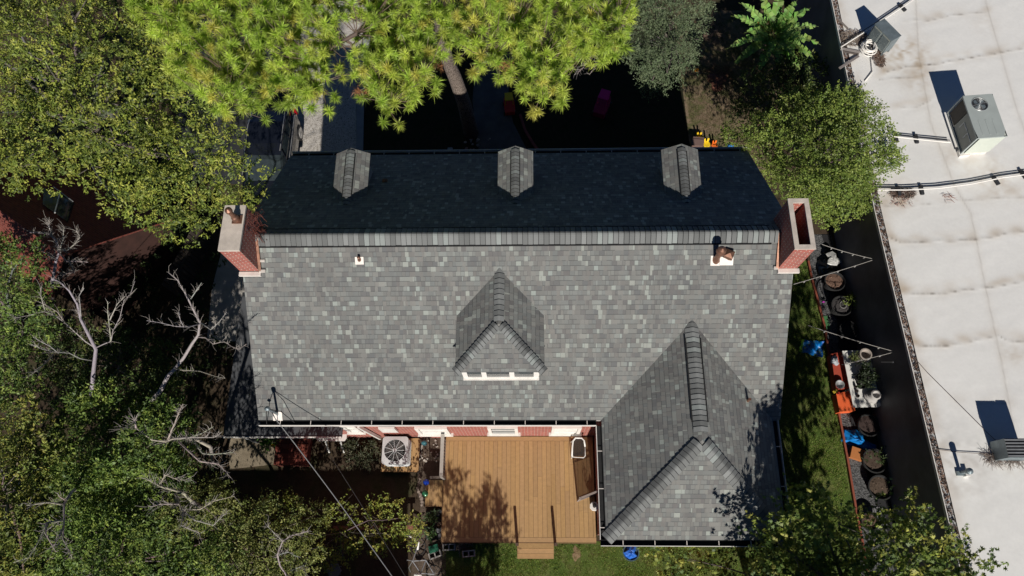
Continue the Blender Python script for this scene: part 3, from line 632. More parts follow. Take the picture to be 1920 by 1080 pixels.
# ------------------------------------------------------------------ pine
poly=[(228,-70),(228,0),(235,30),(275,60),(300,85),(298,140),(318,150),(350,165),(372,182),(400,200),(420,222),(432,200),(452,195),(470,214),(490,185),(545,178),(598,205),(612,165),(628,130),(618,90),(640,60),(650,35),(695,50),(662,85),(640,110),(655,145),(690,165),(705,205),(725,238),(745,200),(785,188),(805,160),(814,112),(835,88),(872,95),(892,130),(925,135),(945,120),(950,150),(985,175),(1025,202),(1045,190),(1070,165),(1080,130),(1110,105),(1185,100),(1195,40),(1205,0),(1205,-70)]
pz=11.2
base=P(870,193,1.9); base0=Vector((base.x+.12,base.y-.1,0)); tp=thing('pine_tree','tall long needled pine with thick scaly trunk in front of the house','tree',base0)
tr=[base0,Vector(base),P(853,145,3.6),P(838,110,5.0),P(828,70,6.5),P(822,20,8.2),P(818,-40,9.6)]
f=MB(); f.tube(tr,[.30,.26,.235,.21,.19,.16,.12],16,col=(.25,.20,.17))
def scaly():
    m,t,b=nt('scaly_bark'); co=N_(t,'ShaderNodeTexCoord').outputs['Object']; mp=N_(t,'ShaderNodeMapping'); mp.inputs['Scale'].default_value=(1,1,.55); L(t,co,mp.inputs[0])
    v=N_(t,'ShaderNodeTexVoronoi',feature='DISTANCE_TO_EDGE'); v.inputs['Scale'].default_value=17.; L(t,mp.outputs[0],v.inputs['Vector'])
    c=mixc(t,ramp(t,v.outputs[0],[(0.02,0.),(.14,1.)]),(.07,.05,.04),(.27,.22,.185)); c=mixc(t,.5,c,ramp(t,noise(t,30.,4),[(.3,.6),(.7,1.1)]),'MULTIPLY')
    L(t,c,b.inputs['Base Color']); b.inputs['Roughness'].default_value=.95; bump(t,b,v.outputs[0],1.,.05); return m
M['scaly']=scaly(); f.build('trunk','scaly',tp,smooth=True)
tips=[]; ppx=[]
for _ in range(16000):
    x=random.uniform(220,1210);y=random.uniform(-70,240)
    if not inpoly(x,y,poly): continue
    if not all(inpoly(x+11*math.cos(a),y+11*math.sin(a),poly) for a in (0,1.57,3.14,4.71)): continue
    if any((x-a)**2+(y-b)**2<13.5*13.5 for a,b in ppx): continue
    ppx.append((x,y)); tips.append(P(x,y,pz+random.uniform(-1.,.5)))
hub=[]
for (x,y) in ((330,20),(420,60),(480,120),(430,170),(560,30),(560,120),(600,170),(700,20),(720,110),(730,190),(790,60),(780,150),(870,60),(960,60),(1010,130),(1030,160),(1100,40),(1160,60),(330,110),(660,90),(920,100)):
    hub.append(P(x,y,pz-1.1))
br=MB(); top=Vector(tr[-2])
mains=[[tr[-2],P(702,15,10.3),P(690,42,10.6),P(668,63,10.7),P(638,80,10.7),P(622,90,10.7),P(606,115,10.6),P(602,155,10.4)],[tr[-2],P(680,-10,9.8),P(560,10,10.2),P(480,40,10.2),P(460,90,10.2),P(440,150,10.2),P(428,195,10.3)],[tr[-1],P(600,-40,10),P(490,-10,10.3),P(420,20,10.3),P(330,40,10.3)],[tr[-3],P(790,100,8.6),P(760,150,9.6),P(730,190,10)],[tr[-2],P(900,30,9.4),P(960,80,10),P(1015,150,10.2)],[tr[-1],P(960,-20,10),P(1080,10,10.2),P(1150,60,10.3)],[tr[-2],P(690,60,9.7),P(660,85,10)]]
for q in mains: br.tube(q,[.075-.055*i/(len(q)-1) for i in range(len(q))],7,col=(.14,.10,.085))
mpts=[Vector(p) for q in mains for p in q[1:]]+hub
for h in hub:
    s=min([Vector(p) for q in mains for p in q[1:]],key=lambda a:(a-h).length); br.tube([s,s.lerp(h,.5)+Vector((0,0,.15)),h],[.03,.022,.015],5,col=(.14,.10,.085))
tips2=list(tips)
for p in tips:
    if random.random()<.8: tips2.append(p+Vector((random.uniform(-.25,.25),random.uniform(-.2,.25),-random.uniform(.3,.8))))
for p in tips2:
    h=min(mpts,key=lambda a:(a-p).length); m_=h.lerp(p,.55)+Vector((random.uniform(-.1,.1),random.uniform(-.1,.1),random.uniform(-.15,.1))); br.tube([h,m_,p],[.012,.009,.006],4,col=(.17,.12,.09),cap=False)
br.build('branches','bark',tp)
tp_=np.array([tuple(p) for p in tips2]); n=len(tp_); K_=150
cent=np.array([tuple(min(mpts,key=lambda a:(a-p).length)) for p in tips2])
ax=unit(unit(tp_-cent)*.7+np.array([0,0,.55])+rng.normal(size=(n,3))*.3)
d=unit(ax[:,None,:]*rng.uniform(-.1,1.1,(n,K_,1))+rng.normal(size=(n,K_,3))*.50); Ln=rng.uniform(.11,.25,(n,K_,1))*rng.uniform(.75,1.15,(n,1,1)); o0=tp_[:,None,:]-ax[:,None,:]*rng.uniform(0,.16,(n,K_,1))
s=unit(np.cross(d,rng.normal(size=d.shape)*.5+np.array([0,-.75,.6])))*.0036
mid=o0+d*Ln*.55; tip=o0+d*Ln-np.array([0,0,.02])
V=np.stack([o0-s,o0+s,mid+s*1.1,tip,mid-s*1.1],2).reshape(-1,3); F=np.arange(n*K_*5).reshape(-1,5)
cb=np.array([(.52,.65,.10),(.42,.57,.085),(.62,.70,.13),(.70,.66,.14)])[rng.choice(4,n,p=[.35,.35,.2,.1])]*rng.uniform(.8,1.15,(n,1))
cc=(cb[:,None,:]*rng.uniform(.55,1.35,(n,K_,1))).reshape(-1,3); np_mesh('crown',V,F,np.clip(np.repeat(cc,5,0),0,1),'needle',tp)
print('pine tufts',n)
# dead brown sprays on the pine
dd=[P(x,y,10.2) for x,y in ((672,170),(690,165),(815,118),(825,125),(940,118),(955,125),(1070,8))]; a=np.array([tuple(p) for p in dd]); n=len(a); K_=60
d=unit(rng.normal(size=(n,K_,3))+np.array([0,-.5,-.3])); Ln=rng.uniform(.1,.2,(n,K_,1)); o0=a[:,None,:]+rng.normal(size=(n,K_,3))*.05; s=unit(np.cross(d,rng.normal(size=d.shape)))*.008
V=np.stack([o0-s,o0+s,o0+d*Ln],2).reshape(-1,3); np_mesh('dead_needles',V,np.arange(n*K_*3).reshape(-1,3),np.tile([(.42,.20,.10)],(len(V),1)),'needle',tp)
# ------------------------------------------------------------------ bare trees
def bare(label,traces,z0,z1,r0,base,twigs=3,seed=1,col=(.40,.36,.325),group='bare trees in the left yard',frad=.33):
    rr=random.Random(seed); b=P(*base,0); t=thing('bare_tree',label,'tree',(b.x,b.y,0),group)
    tm=MB(); q0=traces[0][0]; s=P(q0[0],q0[1],z0); tm.tube([Vector((b.x,b.y,0)),Vector((b.x,b.y,0)).lerp(s,.5),s],[r0*1.3,r0*1.1,r0],9,col=tuple(x*.6 for x in col)); tm.build('trunk','bark',t,smooth=True)
    m=MB()
    for ti,tr_ in enumerate(traces):
        n=len(tr_); pts=[]; main=ti==0
        za=z0 if main else z0+(z1-z0)*rr.uniform(.3,.5)
        for i,(x,y) in enumerate(tr_):
            z=za+(z1-za)*i/(n-1); z+=rr.uniform(-.08,.08) if i else 0
            # branches start on the wood they grow from
            pts.append(P(x,y,z))
        if not main:
            best=None
            for q in allp:
                dd=(q-P(tr_[0][0],tr_[0][1],q.z)).length
                if best is None or dd<best[0]: best=(dd,q)
            dz=best[1].z; pts=[P(x,y,dz+(z1-dz)*i/(n-1)) for i,(x,y) in enumerate(tr_)]
        ra=r0 if main else r0*frad*.85; m.tube(pts,[max(.007,ra*(1-.82*i/(n-1))) for i in range(n)],6,col=tuple(x*rr.uniform(.85,1.1) for x in col))
        if ti==0: allp=[]
        for a,b_ in zip(pts,pts[1:]): allp+= [a.lerp(b_,k_/4) for k_ in range(5)]
        for _ in range(int(twigs*n*1.6)):
            i=rr.randint(max(1,n//3),n-1); a=pts[i-1].lerp(pts[i],rr.random()); dr=(pts[i]-pts[i-1]).normalized(); sd=Vector((rr.uniform(-1,1),rr.uniform(-1,1),rr.uniform(-.1,.8))).normalized()
            L0=rr.uniform(.10,.36); b1=a+(dr*.6+sd*.7)*L0*.5; b2=b1+(dr*.3+sd*.6+Vector((rr.uniform(-.4,.4),rr.uniform(-.4,.4),.1)))*L0*.5
            m.tube([a,b1,b2],[.0062,.004,.0022],4,col=col,cap=False)
    m.build('branches','bark',t,smooth=True); return t
bare('bare pale tree with speckled trunk and antler like branches',[[(172,740),(175,700),(180,655),(165,625),(152,600),(145,570),(130,545),(112,528),(98,523)],[(178,652),(160,640),(138,620),(122,605),(100,590),(82,584),(50,592),(25,597)],[(152,600),(150,570),(148,555),(157,540)],[(180,652),(195,645),(208,640),(212,620),(225,595),(232,565),(245,550),(253,527)],[(208,640),(205,610),(202,585),(202,565)],[(206,600),(220,570),(235,555)],[(172,676),(150,672),(130,662),(105,660),(80,655),(58,645)],[(110,662),(95,650),(62,632)],[(100,665),(75,690),(57,703)],[(85,584),(78,560),(75,535)],[(122,605),(108,585),(82,570)]],5.2,7.4,.065,(186,745))
bare('bare white tree leaning toward the house with one long side branch',[[(285,750),(300,735),(315,705),(328,692),(345,670),(360,645),(372,628),(375,605),(365,585),(355,565),(345,545),(333,525),(315,510)],[(328,692),(345,694),(375,696),(405,706),(422,709)],[(370,632),(385,633),(400,645),(420,640),(435,650),(448,655),(462,645)],[(375,607),(355,613),(330,612),(300,605),(275,601)],[(377,605),(395,618),(410,605),(425,585)],[(358,560),(368,545),(378,530)],[(345,613),(338,600),(335,585)]],5.0,7.2,.062,(300,760),seed=2)
bare('small bare tree with curled twigs in front of the shaded red roof',[[(98,530),(105,490),(112,470),(105,450),(90,437),(55,436)],[(108,466),(125,470),(140,458),(150,445),(142,432)],[(100,447),(92,425),(90,410)],[(108,470),(125,490),(145,490),(165,492)],[(112,470),(118,450),(120,425)],[(130,490),(140,510),(105,518)],[(104,485),(90,478),(78,470)]],5.0,6.2,.05,(100,560),twigs=8,seed=3,frad=.6)
bare('bare twiggy branches reaching toward the dark paving above the round tree',[[(395,838),(370,825),(350,822),(325,822),(310,828),(285,825),(255,802),(230,802)],[(315,824),(325,800),(335,775),(343,757)],[(325,822),(360,820),(400,820),(412,815)],[(360,822),(380,850),(400,852),(438,848)],[(335,828),(375,865),(410,870),(425,885),(432,895)],[(350,822),(380,812),(400,800)],[(255,802),(252,785)]],5.8,7.0,.045,(400,880),twigs=6,seed=4,frad=.7)
bare('mottled bare limb with two arms above the bottom left trees',[[(360,940),(345,925),(330,920),(300,912),(272,897)],[(300,908),(310,890),(335,900),(360,898)],[(330,925),(340,955),(375,955),(400,940),(440,930)],[(340,955),(365,975),(400,985),(425,960)],[(335,945),(300,945),(285,950)],[(345,955),(340,985),(375,1000)]],5.6,6.6,.05,(390,960),twigs=7,seed=5,frad=.6)
bare('bare forked branches over the dense bottom left tree',[[(140,918),(135,922),(120,945),(120,980),(118,1010),(135,1045)],[(120,946),(90,942),(50,948)],[(120,975),(88,980),(75,1010),(55,1045),(25,1055)],[(88,980),(85,1000),(105,1035)],[(120,985),(112,1005),(100,1025)],[(124,938),(110,930)]],6.2,7.2,.04,(150,930),twigs=5,seed=6,frad=.8)
bare('bare curved stem rising through the small leaved tree near the bottom edge',[[(545,1090),(525,1060),(520,1040),(530,1015),(545,1005),(580,995)],[(522,1040),(540,1035),(560,1045)],[(530,1015),(510,995),(500,985)],[(545,1070),(570,1060),(575,1085)]],4.4,5.4,.03,(550,1100),twigs=5,seed=7,frad=.6)
bare('bare grey twigs hanging below the pine',[[(1118,90),(1105,112),(1095,125),(1082,138)],[(1108,108),(1120,120),(1105,140)],[(1100,118),(1085,125),(1078,140)],[(1110,105),(1122,112),(1130,122)]],5.4,5.8,.02,(1130,80),twigs=4,seed=8,group=None,frad=.8)
# ------------------------------------------------------------------ banana plant
bp=P(1450,62,0); t=thing('banana_plant','large banana plant with long torn green leaves by the white roof','plant',(bp.x,bp.y,0))
hb=P(1447,72,1.6); f=MB(); f.tube([Vector((hb.x,hb.y,0)),hb],[.12,.07],10,col=(.12,.14,.05)); f.build('stem','bark',t)
def banana(px,py,z,w,dead=False):
    e=P(px,py,z); s=Vector(hb); n=12; m=MB(); mid=s.lerp(e,.5)+Vector((0,0,.55)); pts=[]
    for i in range(n+1):
        u_=i/n; pts.append((1-u_)**2*s+2*u_*(1-u_)*mid+u_*u_*e)
    col0=random.choice([(.24,.40,.10),(.30,.48,.14),(.17,.31,.07)]) if not dead else (.40,.16,.06)
    for i in range(n):
        a,b=pts[i],pts[i+1]; d=(b-a).normalized(); sd=d.cross(Vector((0,0,1))).normalized(); up=sd.cross(d)
        wa=1.5*w*math.sin(min(1,(i/n)*1.05+.06)*math.pi)**.6*(i>1); wb=1.5*w*math.sin(min(1,((i+1)/n)*.98+.05)*math.pi)**.6*(i>0)
        for sg in (-1,1):
            sk=random.uniform(-.05,.05); c_=tuple(x*random.uniform(.85,1.15) for x in col0); g=random.uniform(0,.02)
            m.add([a+d*g,b,b+sd*sg*wb-up*wb*random.uniform(-.5,.5)*1.+d*sk,a+d*g+sd*sg*wa-up*wa*random.uniform(-.5,.5)+d*sk],[(0,1,2,3)],col=c_)
    m.tube(pts,[.014*(1-.7*i/n) for i in range(n+1)],5,col=(.20,.27,.08)); m.build('leaf','leaf',t)
for q in ((1370,30,2.6,.13),(1395,62,2.7,.12),(1362,92,2.2,.12),(1372,125,1.9,.12),(1400,80,2.4,.12),(1385,5,2.9,.13),(1420,-20,3.,.13),(1460,-30,3.1,.13),(1430,20,3.,.1),(1495,0,2.9,.12),(1520,15,2.7,.12),(1535,50,2.4,.12),(1540,85,2.1,.13),(1512,75,2.4,.12),(1500,45,2.8,.11),(1490,110,1.9,.13),(1460,130,1.8,.14),(1420,140,1.6,.13),(1530,115,1.6,.13),(1480,20,3.0,.11),(1390,110,1.7,.12),(1500,140,1.3,.14),(1440,110,2.2,.1)): banana(*q)
banana(1435,40,2.3,.05,True); banana(1398,40,2.2,.04,True)
# grass blades
def blades(name,label,poly,n,h,cols,density_noise=True,kind='stuff',z=0.):
    xs=[a for a,b in poly];ys=[b for a,b in poly]; pts=[]
    while len(pts)<n:
        x=random.uniform(min(xs),max(xs));y=random.uniform(min(ys),max(ys))
        if inpoly(x,y,poly) and math.sin(x*.06)*math.sin(y*.07+1)+math.sin(x*.021+y*.03)>random.uniform(-2,1.): pts.append(tuple(P(x,y,z)))
    p=np.array(pts); nn=len(p); p=np.repeat(p,4,0)+rng.normal(size=(nn*4,3))*np.array([.03,.03,0]); nn*=4
    a=rng.uniform(0,6.28,nn); lean=rng.uniform(.1,.9,(nn,1)); d=unit(np.stack([np.cos(a),np.sin(a),np.zeros(nn)],1)*lean+np.array([0,0,1.])); s=np.stack([-np.sin(a),np.cos(a),np.zeros(nn)],1)*.006
    Hh=h*rng.uniform(.5,1.3,(nn,1)); V=np.stack([p-s,p+s,p+d*Hh],1).reshape(-1,3); c=np.array(cols)[rng.choice(len(cols),nn)]*rng.uniform(.7,1.3,(nn,1))
    o=np_mesh(name,V,np.arange(nn*3).reshape(-1,3),np.clip(np.repeat(c,3,0),0,1),'leaf'); tag(o,label,'grass',kind=kind)
GR=[(.22,.32,.06),(.17,.27,.05),(.29,.36,.08),(.34,.31,.13)]
blades('grass','short green grass below the wooden deck',[(830,1020),(1500,1020),(1500,1130),(830,1130)],9000,.07,GR)
blades('grass','patchy green grass between the house and the red edging',[(1440,490),(1515,500),(1558,700),(1605,1010),(1440,1010)],12000,.07,GR)
blades('grass','dry thin grass beside the yellow toys',[(1275,20),(1300,300),(1420,300),(1440,180),(1400,20)],7000,.06,[(.16,.13,.08),(.10,.12,.04),(.22,.15,.10)])
# ================================================================== NEIGHBOURING BUILDINGS
ZB=3.1
nb=thing('flat_roof_building','long dark walled building with white membrane roof on the right','building',(15,0,0))
edge=[(11.15,11.4),(11.26,2.75),(11.7,-7.8),(11.9,-11.)]
e0=(11.05,16.)
ew=[e0]+edge
def ex(y):
    pts=ew
    for (x0,y0),(x1,y1) in zip(pts,pts[1:]):
        if y<=y0 and y>=y1: return x0+(x1-x0)*(y0-y)/(y0-y1)
    return pts[-1][0]
M['dkwall']=mat('dark_painted_wall',(.135,.135,.148),.6,.28,.9,bmp=.15)
f=MB(); f.prism([(x+.03,y) for x,y in ew]+[(27,-11),(27,16)],0,ZB-.06); f.build('wall','dkwall',nb,uv=True)
# membrane: a fine sheet with real wrinkles; stains gather along the laps
nx,ny=300,400; xs=np.linspace(0,1,nx)**1.15; ys=np.linspace(-10.9,15.9,ny)
ex0=np.array([ex(y) for y in ys])+.24
Xg=ex0[:,None]+(24-ex0[:,None])*xs[None,:]; Yg=np.repeat(ys[:,None],nx,1); Zg=np.full_like(Xg,ZB)
st=np.zeros_like(Xg); dirt_=np.zeros_like(Xg)
def fnoise(X,Y,sc,seed):
    r_=np.random.default_rng(seed); o=np.zeros_like(X)
    for k_ in range(9):
        a=r_.uniform(0,6.28); fr=sc*r_.uniform(.5,2.); o+=np.sin(X*math.cos(a)*fr+Y*math.sin(a)*fr+r_.uniform(0,6.28)+1.5*np.sin(Y*fr*.7+k_)) 
    return o/9
def seg_d(X,Y,pts):
    D=np.full_like(X,9.)
    for (x0,y0),(x1,y1) in zip(pts,pts[1:]):
        dx,dy=x1-x0,y1-y0; t=np.clip(((X-x0)*dx+(Y-y0)*dy)/(dx*dx+dy*dy),0,1); D=np.minimum(D,np.hypot(X-x0-t*dx,Y-y0-t*dy))
    return D
def R_(*q): return [tuple(P(a,b,ZB)[:2]) for a,b in q]
wrk=[(R_((1658,440),(1690,455),(1740,452),(1790,452),(1828,448),(1848,447),(1880,438),(1960,428)),1.),(R_((1688,548),(1720,552),(1760,550),(1800,545),(1848,540),(1960,522)),1.),(R_((1700,645),(1750,650),(1810,642),(1855,632),(1872,630),(1890,640),(1960,640)),.9),(R_((1660,135),(1700,125),(1760,120),(1800,112),(1878,98),(1960,85)),1.),(R_((1690,40),(1740,38),(1790,28),(1855,22)),.7),(R_((1655,205),(1720,200),(1745,188)),.7),(R_((1640,385),(1700,388),(1790,378),(1850,372),(1960,368)),.5),(R_((1650,150),(1700,145),(1740,148)),.6),(R_((1790,752),(1840,757),(1900,758)),.3)]
seam=[R_((1715,-40),(1722,100),(1745,230),(1790,350),(1820,400),(1848,540),(1880,690),(1900,800)),R_((1835,-60),(1852,20),(1875,95),(1905,200),(1925,260))]
n1=fnoise(Xg,Yg,5.,1); n2=fnoise(Xg,Yg,14.,2); n3=fnoise(Xg,Yg,1.3,3)
for w_,a in wrk:
    D=seg_d(Xg+.03*n2,Yg+.05*n1,w_); Zg+=.016*a*np.exp(-(D/.030)**2)*(.4+.9*np.abs(n1)); st+=a*1.0*np.exp(-(D/.020)**2)*np.clip(.35+1.3*np.abs(n2),0,1.2); 
    Ds=seg_d(Xg,Yg-.10,w_); dirt_+=a*.55*np.exp(-(Ds/.20)**2)*np.clip(.4+n1*1.3,0,1.2)
for w_ in seam:
    D=seg_d(Xg,Yg,w_); Zg+=.006*(D<.06); st+=.32*np.exp(-(D/.022)**2); dirt_+=.12*np.exp(-(D/.12)**2)
Zg+=.016*n3+.006*n1+.0015*n2
De=(Xg-ex0[:,None]); dirt_+=.45*np.exp(-(De/.25)**2)*np.clip(.6+n1,0,1)
for (a,b,r_,k_) in ((1700,100,.7,.9),(1660,90,.5,.8),(1720,150,.6,.4),(1800,880,.55,.55),(1795,300,.6,.35),(1870,320,.6,.4),(1900,660,.4,.45),(1690,365,.5,.7),(1870,350,.7,.3),(1900,860,.4,.5),(1850,45,.5,.2)):
    c=P(a,b,ZB); dirt_+=k_*np.exp(-(((Xg-c.x)**2+(Yg-c.y)**2)/r_**2))*np.clip(.5+n1*.9+n2*.8,0,1.3)
gm=P(1800,860,ZB); grime=np.exp(-((Xg-gm.x)**2+(Yg-gm.y)**2)/1.1**2)*np.clip(.3+n2*.7+n1*.5,0,1)*.4
base=np.array([.765,.76,.735]); brn=np.array([.46,.37,.27]); dk=np.array([.17,.14,.11]); gy=np.array([.34,.34,.34])
a1=np.clip(dirt_,0,.9)[...,None];a2=np.clip(st*.75,0,.85)[...,None]
Cg=base*(1+.05*n3[...,None]); Cg=Cg*(1-a1)+brn*a1; Cg=Cg*(1-a2)+dk*a2; g_=grime[...,None]; Cg=Cg*(1-g_)+gy*g_
idx=np.arange(nx*ny).reshape(ny,nx); F=np.stack([idx[:-1,:-1],idx[:-1,1:],idx[1:,1:],idx[1:,:-1]],-1).reshape(-1,4)
M['membrane']=attr_mat('roof_membrane',.75,9.,.10,.05)
o=np_mesh('roof_membrane',np.stack([Xg,Yg,Zg],-1).reshape(-1,3),F,np.clip(Cg.reshape(-1,3),0,1),'membrane',nb); o.data.polygons.foreach_set('use_smooth',[True]*len(o.data.polygons))
# edge trough full of leaf litter, thin white metal lip
f=MB(); li=MB(); lip=MB(); seg=[(x,y,ZB) for x,y in ew]
for (x0,y0,z0),(x1,y1,z1) in zip(seg,seg[1:]):
    f.add([(x0+.02,y0,ZB-.05),(x1+.02,y1,ZB-.05),(x1+.25,y1,ZB-.05),(x0+.25,y0,ZB-.05)],[(0,1,2,3)])
    lip.bar((x0,y0,ZB-.0),(x1,y1,ZB-.0),.022,.12); 
f.build('edge_trough','bark',nb); lip.build('metal_lip','white',nb)
for i in range(2600):
    y=random.uniform(-10.5,12); 
    dens=math.sin(y*3.1)+math.sin(y*7.3+1)*.7
    x=ex(y)+.03+random.random()*.20; g=random.choice([(.20,.10,.06),(.10,.06,.04),(.30,.20,.15),(.06,.04,.035),(.36,.28,.24)])
    if dens<-.2 and random.random()<.6: g=tuple(v*.35 for v in g)
    a=random.uniform(0,3.14); l=random.uniform(.02,.06); li.add([(x-l*math.cos(a),y-l*math.sin(a),ZB-.03+random.uniform(0,.03)),(x+.02,y-.02,ZB-.01),(x+l*math.cos(a),y+l*math.sin(a),ZB-.03+random.uniform(0,.04)),(x-.02,y+.02,ZB-.03)],[(0,1,2,3)],col=g)
o=li.build('leaf_litter','vcol',nb); o['kind']='stuff'
def hv(px,py,z=ZB): return P(px,py,z)
# ---- large packaged rooftop unit
def unit_big():
    t=thing('rooftop_unit','large pale green rooftop cooling unit with a round fan opening','air conditioner',(14.6,4.7,ZB))
    zt=ZB+1.13; A=[P(*q,zt) for q in ((1806,181),(1862,176),(1886,257),(1829,260))]  # NW NE SE SW
    ctr=sum(A,Vector())/4; ux=((A[1]-A[0])+(A[2]-A[3])).normalized(); uy=Vector((-ux.y,ux.x,0)); wx=((A[1]-A[0]).length+(A[2]-A[3]).length)/4; wy=((A[0]-A[3]).length+(A[1]-A[2]).length)/4
    Rm=Matrix((ux,uy,Vector((0,0,1)))).transposed(); q=lambda a,b,z: ctr+ux*a+uy*b+Vector((0,0,z-ctr.z))
    m=MB(); m.box(q(.09,0,ZB+.10),(wx*2-.22,wy*2-.12,.20),rot=Rm); m.build('curb','flash',t)
    # casing: hollow corner posts, side faces
    m=MB(); z0=ZB+.2; m.box(q(.06,0,(z0+zt)/2),(wx*2-.16,wy*2-.03,zt-z0-.004),rot=Rm); m.build('casing','acside',t)
    m=MB(); xl=-wx+.045
    m.box(q(xl+.012,-.28,(z0+zt)/2),(.02,wy*2-.62,zt-z0-.10),rot=Rm); s=m.build('access_panel','acpanel',t)
    for yy in (-.02,-.42):
        m=MB(); m.box(q(xl-.005,yy-.12,(z0+zt)/2+.12),(.014,.36,.02),rot=Rm); m.box(q(xl-.005,yy+.05,(z0+zt)/2-.02),(.014,.02,.28),rot=Rm); m.build('handle','grille',s)
    m=MB(); m.box(q(xl+.012,wy-.31,(z0+zt)/2),(.02,.50,zt-z0-.14),rot=Rm)
    M['coil']=mat('condenser_coil',(.045,.036,.028),.7,.2,40.,bmp=.4); m.build('coil','coil',t)
    m=MB()
    for yy in (-wy+.02,wy-.02): m.box(q(-wx+.03,yy,(z0+zt)/2),(.05,.04,zt-z0),rot=Rm)
    m.box(q(-wx+.03,0,z0+.02),(.05,wy*2-.09,.04),rot=Rm); m.build('corner_frame','acgreen',t)
    # top with real opening
    m=MB(); fc=P(1836,196,zt)-ctr; fx,fy=fc.dot(ux),fc.dot(uy); r=.245; n=40; ring=[];out=[]
    for i in range(n):
        a=2*math.pi*i/n; ring.append(q(fx+r*math.cos(a),fy+r*math.sin(a),zt+.03)); dx,dy=math.cos(a),math.sin(a)
        tx=((wx if dx>0 else -wx)-fx)/dx if abs(dx)>1e-6 else 1e9; ty=((wy if dy>0 else -wy)-fy)/dy if abs(dy)>1e-6 else 1e9; tt=min(tx,ty); out.append(q(fx+dx*tt,fy+dy*tt,zt+.03))
    m.add(ring+out,[(i,n+i,n+(i+1)%n,(i+1)%n) for i in range(n)])
    m.add(ring+[p-Vector((0,0,.028)) for p in ring],[(i,(i+1)%n,n+(i+1)%n,n+i) for i in range(n)])
    co=[q(-wx,-wy,zt+.03),q(wx,-wy,zt+.03),q(wx,wy,zt+.03),q(-wx,wy,zt+.03)]; m.add(co+[p-Vector((0,0,.05)) for p in co],[(i,4+i,4+(i+1)%4,(i+1)%4) for i in range(4)]+[(4,7,6,5)][:0])
    for i,a in enumerate((.02,.16,.30)): m.box(q(-.28+a*1.6,-.42,zt+.031),(.05,.55,.012),rot=Rm)
    m.build('top_panel','acgreen',t)
    m=MB(); m.lathe([(r+.01,zt+.003-ZB),(.01,zt+.002-ZB)],q(fx,fy,ZB),32); m.build('fan_well','black',t)
    m=MB()
    for i in range(4):
        a=i*1.57+.5; d1=Vector((math.cos(a),math.sin(a),0));d2=Vector((math.cos(a+.9),math.sin(a+.9),0)); c0=q(fx,fy,zt+.008); m.add([c0,c0+d1*.20,c0+(d1+d2)*.118+Vector((0,0,.012)),c0+d2*.17+Vector((0,0,.014))],[(0,1,2,3)])
    m.lathe([(.06,0),(.05,.02),(.01,.022)],q(fx,fy,zt+.006),12); m.build('fan_blade','galv',t)
    m=MB()
    for k_ in range(1,7):
        pts=[q(fx+r*k_/6.5*math.cos(a),fy+r*k_/6.5*math.sin(a),zt+.035+.012*(1-k_/7)) for a in np.linspace(0,6.283,33)]; m.tube(pts,.0022,4)
    for a in (0.2,1.77,3.34,4.9): m.tube([q(fx,fy,zt+.05),q(fx+r*math.cos(a),fy+r*math.sin(a),zt+.034)],.004,4)
    m.tube([q(fx+(r+.012)*math.cos(a),fy+(r+.012)*math.sin(a),zt+.034) for a in np.linspace(0,6.283,41)],.008,5)
    m.build('fan_guard','steel',t)
    m=MB(); c=hv(1800,292); 
    m.box(c+Vector((.08,.05,.06)),(.34,.22,.12),rz=.1); m.build('roof_sealant','white',t)
unit_big()
# ---- small leaning box unit
def unit_small(px,label,ang,size,rib,loc=None):
    pass
t=thing('evaporative_unit','boxy grey metal unit with louvered side among pipes and planks','air conditioner',P(1660,70,ZB))
zt=ZB+.85; A=[P(*q,zt) for q in ((1642,46),(1657,35),(1688,66),(1673,78))]; ctr=sum(A,Vector())/4
ux=(A[2]-A[1]).normalized(); uy=Vector((-ux.y,ux.x,0)); Rm=Matrix((ux,uy,Vector((0,0,1)))).transposed(); wx=(A[2]-A[1]).length/2; wy=(A[1]-A[0]).length/2
q=lambda a,b,z: ctr+ux*a+uy*b+Vector((0,0,z-ctr.z))
m=MB(); m.box(q(0,0,ZB+.51),(wx*2,wy*2,.66),rot=Rm); m.build('casing','galv',t)
m=MB(); m.box(q(0,0,zt+.005),(wx*2+.03,wy*2+.03,.02),rot=Rm); m.build('lid','galv',t)
for k_ in (-.5,.5):
    m=MB(); m.box(q(k_*wx,-wy-.006,ZB+.52),(wx*.82,.01,.56),rot=Rm); lp=m.build('louver_panel','acpanel',t)
    for i in range(9):
        m=MB(); m.box(q(k_*wx-wx*.36+i*wx*.09,-wy-.016,ZB+.52),(.018,.02,.5),rot=Rm); m.build('louver','galv',lp)
for a,b in ((-1,-1),(1,-1),(1,1),(-1,1)): 
    m=MB(); m.box(q(a*(wx-.03),b*(wy-.03),ZB+.095),(.04,.04,.17),rot=Rm); m.build('leg','galv',t)
# ---- right edge unit
t=thing('ribbed_unit','dark louvered rooftop unit cut off by the right picture edge','air conditioner',P(1905,835,ZB))
a=P(1892,822,ZB+.75);b=P(1895,858,ZB+.75); y0,y1=b.y,a.y; x0=(a.x+b.x)/2-.1
m=MB(); m.box((x0+.45,(y0+y1)/2,ZB+.40),(.86,y1-y0,.70)); m.build('casing','galv',t)
for i in range(6):
    m=MB(); yy=y0+(i+.5)*(y1-y0)/6; m.box((x0+.28,yy,ZB+.765),(.55,.035,.03)); m.build('rib','steel',t)
m=MB(); m.box((x0+.28,(y0+y1)/2,ZB+.752),(.54,y1-y0-.02,.006)); m.build('dark_grille','black',t)
m=MB(); m.box((x0+.72,(y0+y1)/2,ZB+.76),(.28,y1-y0,.03)); m.build('lid','grille',t)
